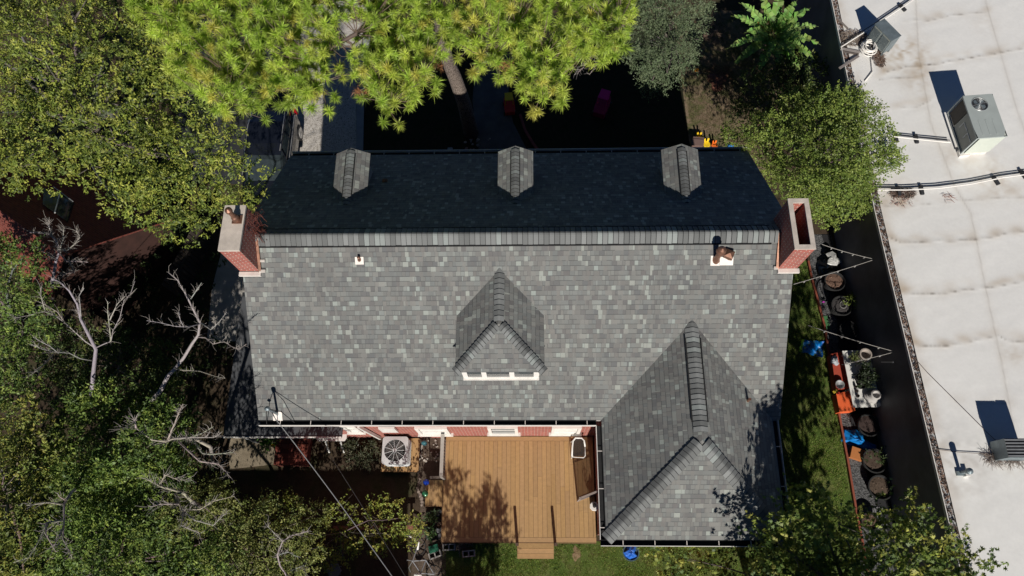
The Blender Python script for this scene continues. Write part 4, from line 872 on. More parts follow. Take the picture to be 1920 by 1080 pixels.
# roof vent
c=P(1802,888,ZB); m=MB(); t=thing('roof_vent','small white roof vent with elbow on the lower white roof','vent',c)
m.box(c+Vector((-.03,0,.04)),(.24,.12,.08)); m.build('base','galv',t); m=MB(); m.lathe([(.05,0),(.05,.35),(.09,.36),(.09,.46),(.02,.5)],c+Vector((-.03,.02,.05)),12); m.build('pipe','galv',t); m=MB(); m.box(c+Vector((.11,-.03,.08)),(.13,.12,.16)); m.build('cap','white',t)
# pipe runs on little supports
def piperun(label,pts,sup,drk=True):
    p3=[P(x,y,ZB+.10) for x,y in pts]; t=thing('pipe_run',label,'pipe',p3[0]); m=MB(); m.tube(p3,.022,8); m.build('white_pipe','white',t)
    if drk: m=MB(); m.tube([p+Vector((0,.085,0)) for p in p3],.014,6); m.build('dark_pipe','rubber',t)
    for (x,y,r_) in sup:
        m=MB(); c=P(x,y,ZB+.055); m.box(c,(.10,.34,.07),rz=r_); m.build('support_block','apron_dark',t)
piperun('white pipe run meeting the large rooftop unit',[(1676,256),(1720,261),(1770,266),(1782,267)],[(1680,258,0),(1718,260,0)])
piperun('long curving white pipe run crossing the white roof below the large unit',[(1645,356),(1700,356),(1760,353),(1820,345),(1880,333),(1960,322)],[(1685,358,0),(1728,356,0),(1867,338,.35),(1918,326,.35)])
piperun('white pipe run slanting from roof edge past the louvered unit',[(1577,88),(1640,48),(1700,8),(1760,-35)],[(1692,14,.5)])
# loose things beside the small unit
def hose(name,label,mats,loops,rad,cat='pipe'):
    m=MB(); m.tube(loops,rad,8); o=m.build(name,mats,smooth=True); tag(o,label,cat)
c=P(1627,93,ZB+.05); pts=[]
for i in range(140):
    a=i*.23; rr=.30-.10*(i/140)+.03*math.sin(i*.4); pts.append(c+Vector((rr*math.cos(a)*.95,rr*math.sin(a)*1.05,.01+i*.0018)))
pts=[P(1632,70,ZB+.2),P(1615,80,ZB+.1)]+pts+[P(1634,112,ZB+.05),P(1636,135,ZB+.05),P(1622,152,ZB+.04)]
hose('coiled_pipe','coil of white plastic pipe lying by the louvered unit','white',pts,.02)
pts=[P(1622,88,ZB+.1)]+[P(1628+12*math.cos(a),88+8*math.sin(a),ZB+.2) for a in np.linspace(2,7.5,16)]
hose('coiled_pipe','short white pipe loop on top of the big white coil','white',pts,.022)
def plank(label,a,b,w,col,z=ZB+.03,h=.04):
    m=MB(); m.bar(P(*a,z),P(*b,z),w,h,col=col); tag(m.build('plank','wood'),label,'plank','weathered planks by the louvered unit')
plank('weathered plank standing apart at the roof edge corner',(1568,32),(1590,54),.05,(.22,.19,.17))
plank('upper grey plank running from the roof edge to the pipe coil',(1576,91),(1612,98),.10,(.30,.27,.25))
plank('lower grey plank crossing the roof edge below the coil',(1574,128),(1610,105),.08,(.24,.21,.2),ZB+.08)
plank('dark plank lying between the upper grey plank and the coil',(1580,96),(1610,102),.06,(.12,.10,.09))
plank('upright dark plank lying across the pipe coil',(1635,72),(1638,112),.07,(.14,.11,.10),ZB+.12)
plank('short brown plank under the slanting pipe run',(1607,82),(1624,63),.07,(.17,.13,.11))
def debris(label,cx,cy,rx,ry,n,cols,z=ZB,ln=.12,name='twig_pile',flat=.05):
    m=MB(); c=P(cx,cy,z)
    for i in range(n):
        a=random.uniform(0,6.28);r_=math.sqrt(random.random()); p=c+Vector((rx*r_*math.cos(a),ry*r_*math.sin(a),random.uniform(.01,flat))); b=random.uniform(0,6.28); l=random.uniform(.3,1)*ln
        d=Vector((math.cos(b),math.sin(b),random.uniform(-.1,.2)))*l; m.tube([p,p+d*.5+Vector((0,0,.01)),p+d],[.006,.005,.003],4,col=random.choice(cols),cap=False)
    o=m.build(name,'vcol'); tag(o,label,'debris',kind='stuff')
BR=[(.12,.08,.06),(.07,.05,.04),(.2,.13,.1)]
debris('heap of dark twigs and leaves under the curving pipe run',1692,363,.42,.2,520,BR); debris('reddish twigs scattered below the dark twig heap',1690,378,.35,.2,60,[(.25,.10,.07)]); debris('reddish twigs on the white roof under the pipe',1778,370,.18,.12,16,[(.28,.12,.08)],ln=.3)
debris('brown litter around the planks and pipe coil',1600,72,.5,.35,700,[(.25,.19,.15),(.12,.09,.07),(.35,.28,.22)]); debris('brown leaf drift below the louvered unit',1648,112,.2,.35,420,[(.2,.12,.08),(.12,.08,.06)])
debris('tangle of grey vine by the ribbed unit',1880,862,.55,.16,240,[(.25,.20,.17),(.16,.12,.1)],ln=.3,flat=.12)
w=MB(); w.tube([P(x,y,ZB+.03) for x,y in ((1700,655),(1740,700),(1800,760),(1850,810),(1895,852),(1930,890))],.008,5,col=(.13,.10,.09)); tag(w.build('dry_vine','vcol'),'long thin dry vine running diagonally down the white roof','vine')
w=MB(); w.tube([P(x,y,ZB+.03) for x,y in ((1748,842),(1760,843),(1800,848),(1850,851),(1890,855))],.009,5,col=(.16,.13,.11)); tag(w.build('dry_vine','vcol'),'dry vine running level from roof edge to the ribbed unit','vine')
# wall mounted bits
def onwall(px,py,off=.0):
    # meet the west wall of the long building
    lo,hi=0.05,ZB
    for _ in range(30):
        z=(lo+hi)/2; p=P(px,py,z)
        if p.x>ex(p.y)-off: lo=z
        else: hi=z
    return P(px,py,(lo+hi)/2)
a=onwall(1654,679,.03);b=onwall(1676,679,.03); m=MB(); m.bar(a+Vector((-.02,0,0)),b+Vector((-.02,0,0)),.03,.03); tag(m.build('wall_lamp_tube','white'),'short white tube fixed to the dark wall','tube')
a=onwall(1740,955,.05); m=MB(); m.box(a,(.10,.14,.22)); m.box(a+Vector((-.055,0,0)),(.02,.1,.16)); tag(m.build('wall_box','white'),'small white utility box on the dark wall near the bottom right tree','utility box')
def lights(label,a,apex,b,za,zb_):
    p0=P(*a,za); pa=onwall(*apex,.03); p1=P(*b,zb_); t=thing('string_lights',label,'string lights',pa,'string lights over the side alley'); m=MB(); 
    s1=sag(p0,pa,.06);s2=sag(pa-Vector((0,.05,0)),p1,.06); m.tube(s1,.009,5,col=(.4,.38,.35)); m.tube(s2,.009,5,col=(.4,.38,.35)); m.build('cord','vcol',t)
    for s_ in (s1,s2):
        for i in (3,6,9,12):
            m=MB(); m.lathe([(.02,0),(.022,-.03),(.012,-.04),(.028,-.07),(.02,-.11),(.002,-.12)],s_[i],8); m.build('bulb','alu',t)
lights('upper pair of cords meeting at a hook on the dark wall',(1541,458),(1636,485),(1488,533),2.3,2.8); lights('lower pair of cords meeting at a hook above the white table',(1515,610),(1673,658),(1578,684),2.0,1.3)
# red roofed neighbour, far left
t=thing('red_roof_house','neighbouring house with dull red roof and dark skylight at far left','house',(-19,2,0))
zr_=4.6; r0=P(-60,352,zr_); r1=P(118,478,zr_); dv=(r1-r0).normalized(); nv=Vector((-dv.y,dv.x,0)); 
if nv.y<0: nv=-nv
M['redroof']=mat('red_roof',(.20,.045,.028),.85,.35,3.,bmp=.3); W_=3.0; dr_=2.5; r0b=r0-dv*3
m=MB(); A0=r0b; A1=r1; N0=A0+nv*W_-Vector((0,0,dr_)); N1=A1+nv*W_+dv*.2-Vector((0,0,dr_)); S0=A0-nv*1.25-Vector((0,0,.9)); S1=A1-nv*1.25-Vector((0,0,.9))
poly3(m,[A0,A1,N1,N0][::-1] if ((A1-A0).cross(N1-A0)).z<0 else [A0,A1,N1,N0],.08); pl=[A0,S0,S1,A1]; poly3(m,pl if ((S0-A0).cross(S1-A0)).z>0 else pl[::-1],.08)
rr_=m.build('roof','brickdk',t,uv=True)
m=MB(); h=[A0+nv*(W_-.3),A1+nv*(W_-.3)-dv*.2,A1-nv*1.1-dv*.2,A0-nv*1.1]; m.prism([(p.x,p.y) for p in h],0,1.95); g_=[h[1],A1-dv*.2-Vector((0,0,.09)),h[2]]; m.add([Vector((g_[0].x,g_[0].y,1.9)),Vector((g_[0].x,g_[0].y,2.2)),g_[1],Vector((g_[2].x,g_[2].y,3.7)),Vector((g_[2].x,g_[2].y,1.9))],[(0,1,2,3,4),(4,3,2,1,0)][:1]); M['shadewall']=mat('shade_dark_wall',(.055,.022,.016),.95,.2,3.,bmp=.3); m.build('wall','shadewall',t,uv=True)  # near-black brown wall colour stands in for shade over the gable end
def onred(px,py,off=.04):
    nrm=(N1-A1).cross(A0-A1).normalized(); 
    if nrm.z<0: nrm=-nrm
    d=ray(px,py); tt=(A1+nrm*off-CC).dot(nrm)/d.dot(nrm); return CC+d*tt
k4=[onred(x,y,.06) for x,y in ((82,352),(113,361),(137,378),(125,415),(103,399),(80,383))]
m=MB(); m.add(k4+[p-Vector((0,0,.08)) for p in k4],[(0,5,4,3,2,1)]+[(i,(i+1)%6,6+(i+1)%6,6+i) for i in range(6)]); sk=m.build('skylight','glass',rr_)
m=MB(); m.bar(onred(113,361,.09),onred(103,399,.09),.04,.03); m.bar(onred(100,350,.09),onred(137,378,.09),.03,.03); m.build('frame','steel',sk)
# garden shed south of the yard (outside the frame) that shades the back left yard
t=thing('garage','plain brick garage south of the back yard shading it','garage',(-8,-15,0)); yE=-5.0; Hh=4.4; yg=yE-Hh/math.tan(SUN_EL); x1=-3.95+Hh/math.tan(SUN_EL)*math.tan(R(4.5)); 
m=MB(); m.prism([(-17,yg-5),(x1-.1,yg-5),(x1-.1,yg-.1),(-17,yg-.1)],0,Hh-.12); m.build('wall','brick',t,uv=True); m=MB(); m.prism([(-17.2,yg-5.2),(x1,yg-5.2),(x1,yg),(-17.2,yg)],Hh-.118,Hh); m.build('roof','felt',t)
# old fence in the shade west of the house
t=thing('picket_fence','dark weathered slat fence standing in shade beside the concrete path','fence',P(370,510,0)); 
m=MB(); a=P(400,455,0);b=P(345,560,0); n=16
for i in range(n):
    p=a.lerp(b,i/(n-1)); m=MB(); m.box(p+Vector((0,0,.8)),(.12,.03,1.6),rz=math.atan2(b.y-a.y,b.x-a.x),col=(.07,.055,.045)); m.build('slat','wood',t)
m=MB(); m.bar(a+Vector((0.04,0,1.2)),b+Vector((0.04,0,1.2)),.05,.08,col=(.07,.055,.045)); m.build('rail','wood',t)
# ================================================================== DECK
t=thing('wooden_deck','golden brown plank deck with a small side step and stairs to the lawn','deck',(-.2,-5.8,0)); DZ=.45
def WC(): 
    g=random.uniform(.90,1.07); k_=random.uniform(0,.06); return (.45*g,(.275+.05*k_)*g,(.112+.3*k_)*g)
x0=P(835,818,DZ).x; x1=2.13; y1_=WYs-.02; y0_=P(980,1017,DZ).y
m=MB(); x=x0+.0; w=.145
m.box(((x0+x1)/2,y1_-.075,DZ-.0155),(x1-x0,.14,.03),col=WC()); m.box(((x0+x1)/2,y0_+.075,DZ-.0155),(x1-x0,.14,.03),col=WC())
while x<x1-.02:
    ww=min(w,x1-x); 
    ys_=sorted([y0_+.15,random.uniform(y0_+.6,y1_-.6),y1_-.15])
    for a,b in zip(ys_,ys_[1:]): m.box((x+ww/2,(a+b)/2,DZ-.016+random.uniform(-.001,.001)),(ww-.007,b-a-.004,.03),col=WC())
    x+=w
deckb=m.build('decking','wood',t)
m=MB(); m.box(((x0+x1)/2,(y0_+y1_)/2,DZ-.036),(x1-x0-.01,y1_-y0_-.01,.006)); m.build('gap_shade','black',t)  # black sheet under the boards stands in for shade in the gaps
m=MB(); m.box(((x0+x1)/2,y0_-.012,DZ-.15),(x1-x0,.022,.30),col=(.20,.11,.05)); m.box((x0-.012,(y0_+y1_)/2,DZ-.15),(.022,y1_-y0_,.30),col=(.20,.11,.05)); m.build('skirt','wood',t)
a=P(794,948,DZ);b=P(833,900,DZ); yA,yB=a.y,b.y; xa_=P(800,925,DZ).x-.04; m=MB(); xs_=x0-.03; n=4; wd_=(xs_-xa_)/n
for i in range(n): m.box((xa_+(i+.5)*wd_,(yA+yB)/2,DZ-.016-.02),(wd_-.006,yB-yA,.03),col=WC())
m.box(((xa_+xs_)/2,yA-.012,DZ-.17),(xs_-xa_,.02,.26),col=(.30,.16,.075)); m.build('side_step','wood',t)
sx0,sx1=P(970,1025,.2).x,P(1038,1025,.2).x
for k_ in range(3):
    m=MB(); yy=y0_-.028-k_*.155; 
    for j in range(1): m.box(((sx0+sx1)/2,yy-.07,DZ-.03-k_*.13),(sx1-sx0,.148,.035),col=WC())
    m.box(((sx0+sx1)/2,yy-.137,DZ-.11-k_*.13),(sx1-sx0-.01,.015,.12),col=(.28,.15,.07)); m.build('stair_tread','wood',t)
for px_ in (970,1041):
    p=P(px_,1019,DZ); m=MB(); m.box((p.x,p.y-.03,DZ+.14),(.085,.085,1.15),col=(.10,.06,.04)); m.build('post','wood',t)
# railing
rt=MB(); ra=P(825,812,DZ+.9);rb=P(823,893,DZ+.9); xr=x0+.02; ya_=y1_-.06; yb_=P(836,897,DZ).y
G1=(.30,.27,.24)
m=MB(); m.box((xr,(ya_+yb_)/2,DZ+.88),(.11,ya_-yb_,.035),col=(.42,.39,.35)); m.build('top_rail','wood',t)
m=MB(); m.box((xr,(ya_+yb_)/2,DZ+.12),(.04,ya_-yb_-.1,.07),col=G1); m.build('bottom_rail','wood',t)
for i in range(12):
    m=MB(); yy=yb_+.1+(ya_-yb_-.2)*i/11; m.box((xr,yy,DZ+.5),(.035,.035,.72),col=G1); m.build('baluster','wood',t)
m=MB(); m.box((xr,yb_,DZ+.45),(.09,.09,.92),col=G1); m.build('rail_post','wood',t); m=MB(); m.box((xr-.25,yb_+.02,DZ+.1),(.42,.07,.14),col=(.13,.10,.08)); m.build('kick_board','wood',t)
# screen panel standing on the deck against the wing
pa,pb=P(1083,939,DZ),P(1119,925,DZ); hgt=1.25; t=thing('screen_panel','framed mesh screen panel with ornament standing on the deck by the wing','screen',(pa+pb)/2)
def mesh_mat():
    m_,tt,b=nt('insect_mesh'); b.inputs['Base Color'].default_value=(.02,.018,.016,1); tr=N_(tt,'ShaderNodeBsdfTransparent'); mx=N_(tt,'ShaderNodeMixShader'); mx.inputs[0].default_value=.80
    L(tt,tr.outputs[0],mx.inputs[1]); L(tt,b.outputs[0],mx.inputs[2]); L(tt,mx.outputs[0],tt.nodes['Material Output'].inputs[0]); return m_
M['mesh']=mesh_mat(); up=Vector((0,0,1)); gc=(.30,.25,.22)
m=MB(); m.bar(pa,pa+up*hgt,.06,.05,col=gc); m.bar(pb,pb+up*hgt,.06,.05,col=gc)
for z in (.03,hgt-.03): m.bar(pa.lerp(pb,.06)+up*z,pb.lerp(pa,.06)+up*z,.05,.06,col=gc)
m.build('frame','wood',t)
for z in (.78,.90):
    m=MB(); m.bar(pa.lerp(pb,.06)+up*z,pb.lerp(pa,.06)+up*z,.03,.035,col=gc); m.build('cross_bar','wood',t)
m=MB(); m.add([pa,pb,pb+up*hgt,pa+up*hgt],[(0,1,2,3)]); m.build('mesh','mesh',t)
m=MB(); c=(pa+pb)/2; dx=(pb-pa).normalized()
for s_ in (-1,1):
    m.tube([c+up*.30,c+dx*s_*.05+up*.36,c+dx*s_*.02+up*.44,c+dx*s_*.07+up*.50,c+up*.60],.01,5)
m.tube([c+up*.22,c+up*.68],.01,5); m.build('ornament','black',t)
# sling chair
c=P(1087,862,DZ); t=thing('patio_chair','white framed sling chair with dark mesh by the house wall on the deck','chair',(c.x,c.y,DZ))
cc=P(1085,838,DZ+.8); cx,cy=cc.x,cc.y; hw_=.20
def cp(a,b,z): return Vector((cx+a,cy+b,DZ+z))
m=MB(); m.tube([cp(-hw_-.02,-.30,.80),cp(-hw_,.0,.84),cp(-hw_+.02,.17,.86),cp(-.1,.27,.87),cp(.1,.27,.87),cp(hw_-.02,.19,.86),cp(hw_,.0,.84)],.026,8); m.build('back_frame','plastic_w',t,smooth=True)
m=MB(); m.tube([cp(hw_,0,.84),cp(hw_,-.28,.78),cp(.14,-.33,.76),cp(-.16,-.31,.76),cp(-hw_-.02,-.30,.80)],.013,8); m.build('seat_rail','plastic_w',t,smooth=True)
for a,b in ((-1,-1),(1,-1),(1,1),(-1,1)): m=MB(); m.tube([cp(a*hw_*.95,-.28 if b<0 else .2,.78),cp(a*hw_,-.26 if b<0 else .26,0)],.014,7); m.build('leg','plastic_w',t)
m=MB(); m.add([cp(-hw_,-.28,.77),cp(hw_,-.28,.77),cp(hw_,.1,.80),cp(.1,.25,.83),cp(-.1,.25,.83),cp(-hw_,.1,.80)],[(0,1,2,3,4,5)]); m.build('sling','mesh',t)
# white octagonal side table
c=P(1112,951,DZ); t=thing('octagonal_stand','small white eight sided stand with dark vase on the deck','side table',(c.x,c.y,DZ)); rot=Matrix.Rotation(.3,3,'Z')
m=MB(); m.lathe([(.10,0),(.09,.03),(.09,.40),(.145,.42),(.145,.46),(.13,.465)],c,8,rot=rot); m.build('stand','white',t)
m=MB(); m.lathe([(.03,.466),(.055,.50),(.045,.56),(.02,.60),(.025,.62)],c+Vector((0,.02,0)),12,sy=1.3); m.build('vase','black',t)
# ================================================================== BACK YARD
# condenser on timber platform
t=thing('condenser_unit','white central air condenser with round fan grille on timber stand','air conditioner',P(745,850,0))
zt=.25; A=[P(*q,zt) for q in ((714,882),(782,882),(784,818))]; m=MB(); xa_,ya_=A[0].x,A[0].y; xb_,yb_=A[1].x,A[2].y-.02
yb_=min(yb_,WYs-.05)
for i in range(6):
    w=(xb_-xa_)/6; m.box((xa_+(i+.5)*w,(ya_+yb_)/2,zt-.02),(w-.008,yb_-ya_,.04),col=(.50*random.uniform(.85,1.1),.30,.13))
m.box(((xa_+xb_)/2,ya_-.02,zt-.06),(xb_-xa_,.04,.12),col=(.38,.2,.08)); m.box((xb_+.02,(ya_+yb_)/2,zt-.06),(.04,yb_-ya_,.12),col=(.45,.27,.12)); m.build('platform','wood',t)
ztop=zt+.72; A=[P(*q,ztop) for q in ((716,819),(764,818),(765,871),(717,870))]; cx=sum(a.x for a in A)/4;cy=sum(a.y for a in A)/4; hx=(A[1].x-A[0].x+A[2].x-A[3].x)/4; hy=(A[0].y-A[3].y+A[1].y-A[2].y)/4
def rr4(hx,hy,r,n=5):
    o=[]
    for sx,sy,a0 in ((1,1,0),(-1,1,90),(-1,-1,180),(1,-1,270)):
        for k_ in range(n+1): a=R(a0+90*k_/n); o.append((cx+sx*(hx-r)+r*math.cos(a),cy+sy*(hy-r)+r*math.sin(a)))
    return o
m=MB(); m.prism(rr4(hx-.02,hy-.02,.09),zt,ztop-.14); M['coilg']=mat('condenser_fins',(.30,.31,.31),.6,.1,60.,bmp=.5); m.build('coil_body','coilg',t)
m=MB()
for k_ in range(14): 
    z=zt+.06+k_*.045; o_=rr4(hx-.008,hy-.008,.09); m.tube([Vector((x,y,z)) for x,y in o_+[o_[0]]],.006,4)
m.build('louver_guard','grille',t)
m=MB(); rg=min(hx,hy)*.83; o_=rr4(hx,hy,.10)
# match ring order with outline by angle
oq=sorted(o_,key=lambda p:math.atan2(p[1]-cy,p[0]-cx)); oa=[]
for i in range(len(oq)):
    p_,q2=oq[i],oq[(i+1)%len(oq)]; k2=max(1,int(math.hypot(q2[0]-p_[0],q2[1]-p_[1])/.05)); oa+=[(p_[0]+(q2[0]-p_[0])*j/k2,p_[1]+(q2[1]-p_[1])*j/k2) for j in range(k2)]
n=len(oa); ring=[(cx+rg*math.cos(math.atan2(y-cy,x-cx)),cy+rg*math.sin(math.atan2(y-cy,x-cx))) for x,y in oa]
vs=[(x,y,ztop) for x,y in oa]+[(x,y,ztop+.015) for x,y in ring]+[(x,y,ztop-.07) for x,y in oa]+[(x,y,ztop-.03) for x,y in ring]
m.add(vs,[(i,(i+1)%n,n+(i+1)%n,n+i) for i in range(n)]+[(2*n+i,2*n+(i+1)%n,(i+1)%n,i) for i in range(n)]+[(n+i,n+(i+1)%n,3*n+(i+1)%n,3*n+i) for i in range(n)]); m.build('top_cover','grille',t)
m=MB(); m.lathe([(rg*1.01,ztop-.12),(.01,ztop-.12)],(cx,cy,0),24); m.build('fan_well','black',t)
m=MB()
for i in range(3):
    a=i*2.09+.4; d1=Vector((math.cos(a),math.sin(a),0));d2=Vector((math.cos(a+.8),math.sin(a+.8),0)); c0=Vector((cx,cy,ztop-.06)); m.add([c0+d1*.05,c0+d1*rg*.9,c0+(d1+d2)*rg*.5+Vector((0,0,.02)),c0+d2*rg*.85+Vector((0,0,.03)),c0+d2*.05],[(0,1,2,3,4)])
m.build('fan_blade','coil',t)
m=MB()
for i in range(11):
    a=2*math.pi*i/11; m.tube([Vector((cx+.05*math.cos(a),cy+.05*math.sin(a),ztop+.03)),Vector((cx+rg*math.cos(a),cy+rg*math.sin(a),ztop+.014))],.007,4)
for k_ in range(1,9): m.tube([Vector((cx+rg*k_/9*math.cos(a),cy+rg*k_/9*math.sin(a),ztop+.03-.015*k_/9)) for a in np.linspace(0,6.283,33)],.002,4)
m.lathe([(.065,ztop+.02),(.06,ztop+.045),(.01,ztop+.05)],(cx,cy,0),14); m.build('fan_guard','grille',t)
# brick steps
a=P(511,886,.0);b=P(575,886,.0); xa_,xb_=P(513,870,.42).x,P(574,870,.42).x; ys0=P(540,872,.42).y; t=thing('brick_steps','worn red brick landing below the service mast','steps',((xa_+xb_)/2,ys0,0))
m=MB(); m.prism([(xa_,ys0),(xb_,ys0),(xb_,WYs-.02),(xa_,WYs-.02)],0,.42); m.build('landing','brickdk',t,uv=True)
m=MB(); 
for i in range(14):
    w=(xb_-xa_)/14; g=random.uniform(.7,1.15); m.box((xa_+(i+.5)*w,ys0+.10,.437),(w-.008,.2,.03),col=(.30*g,.07*g,.045*g))
for j in range(3):
    for i in range(5): 
        w=(xb_-xa_)/5; g=random.uniform(.6,1.15); m.box((xa_+(i+.5)*w,ys0+.29+j*.16,.435),(w-.01,.15,.026),col=(.28*g,.065*g,.04*g))
m.build('brick_top','vcol',t)
# white table behind
c=P(620,818,.75); t=thing('folding_table','white table with two pale legs below the gutter beside the steps','table',(c.x,c.y,0)); x0_,x1_=P(593,820,.75).x,P(650,820,.75).x; yq=P(620,827,.75).y
m=MB(); m.prism([(x0_+.06,yq-.0),(x1_-.06,yq),(x1_,yq+.10),(x1_,yq+.42),(x0_,yq+.42),(x0_,yq+.1)],.72,.76); m.build('table_top','plastic_w',t)
for px_ in (609,637):
    x_=P(px_,830,.7).x; m=MB(); m.bar((x_,yq+.05,.715),(x_,yq-.28,.05),.05,.03); m.build('leg','plastic_w',t)
for px_ in (600,645):
    x_=P(px_,830,.7).x; m=MB(); m.bar((x_,yq+.35,.715),(x_,yq+.35,.02),.05,.03); m.build('leg','plastic_w',t)
# garden balls on poles
def gball(px,py,z,r,mt_,label):
    p=P(px,py,z); t=thing('gazing_globe',label,'garden ornament',(p.x,p.y,0),'glass globes beside the deck'); m=MB(); m.lathe([(.05,0),(.045,.03),(.02,.05),(.02,z-r),(.035,z-r+.02)],(p.x,p.y,0),10); m.build('stand','black',t)
    m=MB(); m.lathe([(max(.002,r*math.sin(math.pi*i/12)),-r*math.cos(math.pi*i/12)) for i in range(13)],(p.x,p.y,z),20); m.build('globe',mt_,t,smooth=True)
gball(799,904,1.15,.10,'globeb','shiny blue glass globe above the green one'); gball(797,925,.55,.105,'globeg','shiny green glass globe beside the side step'); gball(795,830,.45,.095,'globet','dull teal glass globe near the house wall')
# stones in the bed
def stones(label,pts,rad,cols,name='stone',cat='stone',group=None,z=0.02):
    for i,(x,y) in enumerate(pts):
        m=MB(); p=P(x,y,z); rock(m,p+Vector((0,0,rad*.3)),rad*random.uniform(.6,1.3),random.choice(cols)); tag(m.build(name,'vcol'),label,cat,group)
WS=[(.55,.50,.44),(.45,.40,.34),(.6,.56,.5)]
stones('pale pebble on the mulch between condenser stand and deck rail',[(788+random.uniform(-3,4),835+i*2.6) for i in range(11)]+[(random.uniform(795,822),random.uniform(825,866)) for _ in range(18)],.035,WS,group='pale pebbles on the mulch')
stones('rough stone edging the mulch bed by the side step',[(783+2.5*math.sin(i*.9)+i*.7,885+i*6.2) for i in range(11)],.07,[(.22,.17,.14),(.30,.24,.2)],group='edging stones of the mulch bed')
stones('dark grey cobble in the planted corner below the side step',[(random.uniform(800,826),random.uniform(955,1010)) for _ in range(16)],.08,[(.10,.10,.105),(.16,.16,.17),(.07,.07,.07)],group='dark cobbles under the deck corner')
stones('grey lump of stone in the shaded planting by the house wall',[(random.uniform(652,708),random.uniform(828,862)) for _ in range(14)],.05,[(.3,.27,.24),(.2,.17,.15),(.12,.11,.10)],group='stones in the shaded planting')
# cinder blocks
def cinder(px,py,rz,label,col=(.42,.39,.36)):
    p=P(px,py,.1); t=MB(); L_,W_2,H_,tk=.40,.20,.19,.035; Rz=Matrix.Rotation(rz,3,'Z')
    for (a,b,c,d) in ((0,W_2/2-tk/2,L_,tk),(0,-W_2/2+tk/2,L_,tk)): t.box(p+Rz@Vector((a,b,0)),(c,d,H_),rot=Rz,col=col)
    for a in (-L_/2+tk/2,0,L_/2-tk/2): t.box(p+Rz@Vector((a,0,0)),(tk,W_2-2*tk-.002,H_-.004),rot=Rz,col=col)
    tag(t.build('cinder_block','vcol'),label,'cinder block','cinder blocks at the deck edge')
cinder(842,1026,.05,'pale cinder block nearest the deck corner'); cinder(879,1038,.1,'cinder block farthest right beside red twigs'); cinder(816,1040,.35,'cinder block partly under the green board')
m=MB(); p=P(813,1029,.26); m.box(p,(.30,.22,.03),rz=.3,col=(.01,.13,.07)); tag(m.build('green_board','vcol'),'dark green board lying on a cinder block','board')
debris('red and pale twigs below the deck edge',868,1024,.3,.16,90,[(.30,.12,.09),(.35,.28,.24)],z=.02,ln=.28,name='twigs')
# low brown rail
m=MB(); a,b=P(625,990,.55),P(775,989,.55); m.bar(a,b,.12,.05,col=(.24,.09,.065)); t=thing('low_rail','low reddish brown timber rail among the yellow green shrub','rail',(a+b)/2-Vector((0,0,.55))); m.build('beam','wood',t)
for f_ in (.05,.5,.95):
    p=a.lerp(b,f_); m=MB(); m.box((p.x,p.y,.26),(.08,.08,.52),col=(.18,.08,.06)); m.build('post','wood',t)
# grey plastic chair seat at bottom and tub
p=P(626,1070,.42); t=thing('plastic_stool','dull grey plastic seat in the shade at the bottom edge','stool',(p.x,p.y,0)); m=MB(); m.lathe([(.02,.42),(.20,.425),(.24,.41),(.235,.39)],(p.x,p.y,0),6,col=(.16,.17,.18),rot=None); m.build('seat','vcol',t)
for a in range(4): m=MB(); q_=Vector((p.x+.16*math.cos(a*1.57+.8),p.y+.16*math.sin(a*1.57+.8),0)); m.tube([q_+Vector((0,0,.40)),q_*1.0],.02,6,col=(.12,.12,.13)); m.build('leg','vcol',t)
# jumble of bicycles / garden tools beside the deck
def bicycle():
    c=P(800,1050,0); t=thing('bicycle','old dark bicycle with pale saddle lying among clutter by the deck','bicycle',c); d=(P(775,1005,0)-P(808,1062,0)).normalized(); s=Vector((-d.y,d.x,0))
    for k_ in (-.5,.5):
        m=MB(); w=c+d*k_; ax_=(s*.35+up*.94).normalized(); e1=d; e2=ax_.cross(e1)
        m.tube([w+up*.16+(e1*math.cos(a)+e2*math.sin(a))*.27 for a in np.linspace(0,6.283,29)],.018,6); wh=m.build('wheel','rubber',t)
        m=MB()
        for a in np.linspace(0,5.7,10): m.tube([w+up*.16,w+up*.16+(e1*math.cos(a)+e2*math.sin(a))*.26],.003,4)
        m.build('spokes','steel',wh)
    a=c+d*.5+up*.16;b=c+d*.2+s*.35+up*.3;g=c+up*.18;h=c-d*.25+s*.32+up*.3;r_=c-d*.5+up*.16
    m=MB()
    for q0,q1 in ((a,b),(b,g),(g,h),(b,h),(h,r_),(g,r_)): m.tube([q0,q1],.016,6,col=(.35,.36,.38))
    m.build('frame','vcol',t); m=MB(); m.tube([b,b+s*.2-d*.1,b+s*.22-d*.25],.012,6); m.tube([b,b+s*.12+d*.12+up*.1],.012,6); m.build('handlebar','steel',t)
    m=MB(); m.lathe([(.01,-.04),(.06,-.02),(.07,.02),(.02,.05)],h+s*.1+up*.04,10,sx=1.8,sy=.9); m.build('saddle','plastic_w',t)
bicycle()
m=MB(); m.tube([P(768,1004,.5),P(785,1017,.55),P(783,1030,.4)],.035,10); tag(m.build('drain_pipe','plastic_w'),'short white elbow pipe among clutter left of the deck','pipe')
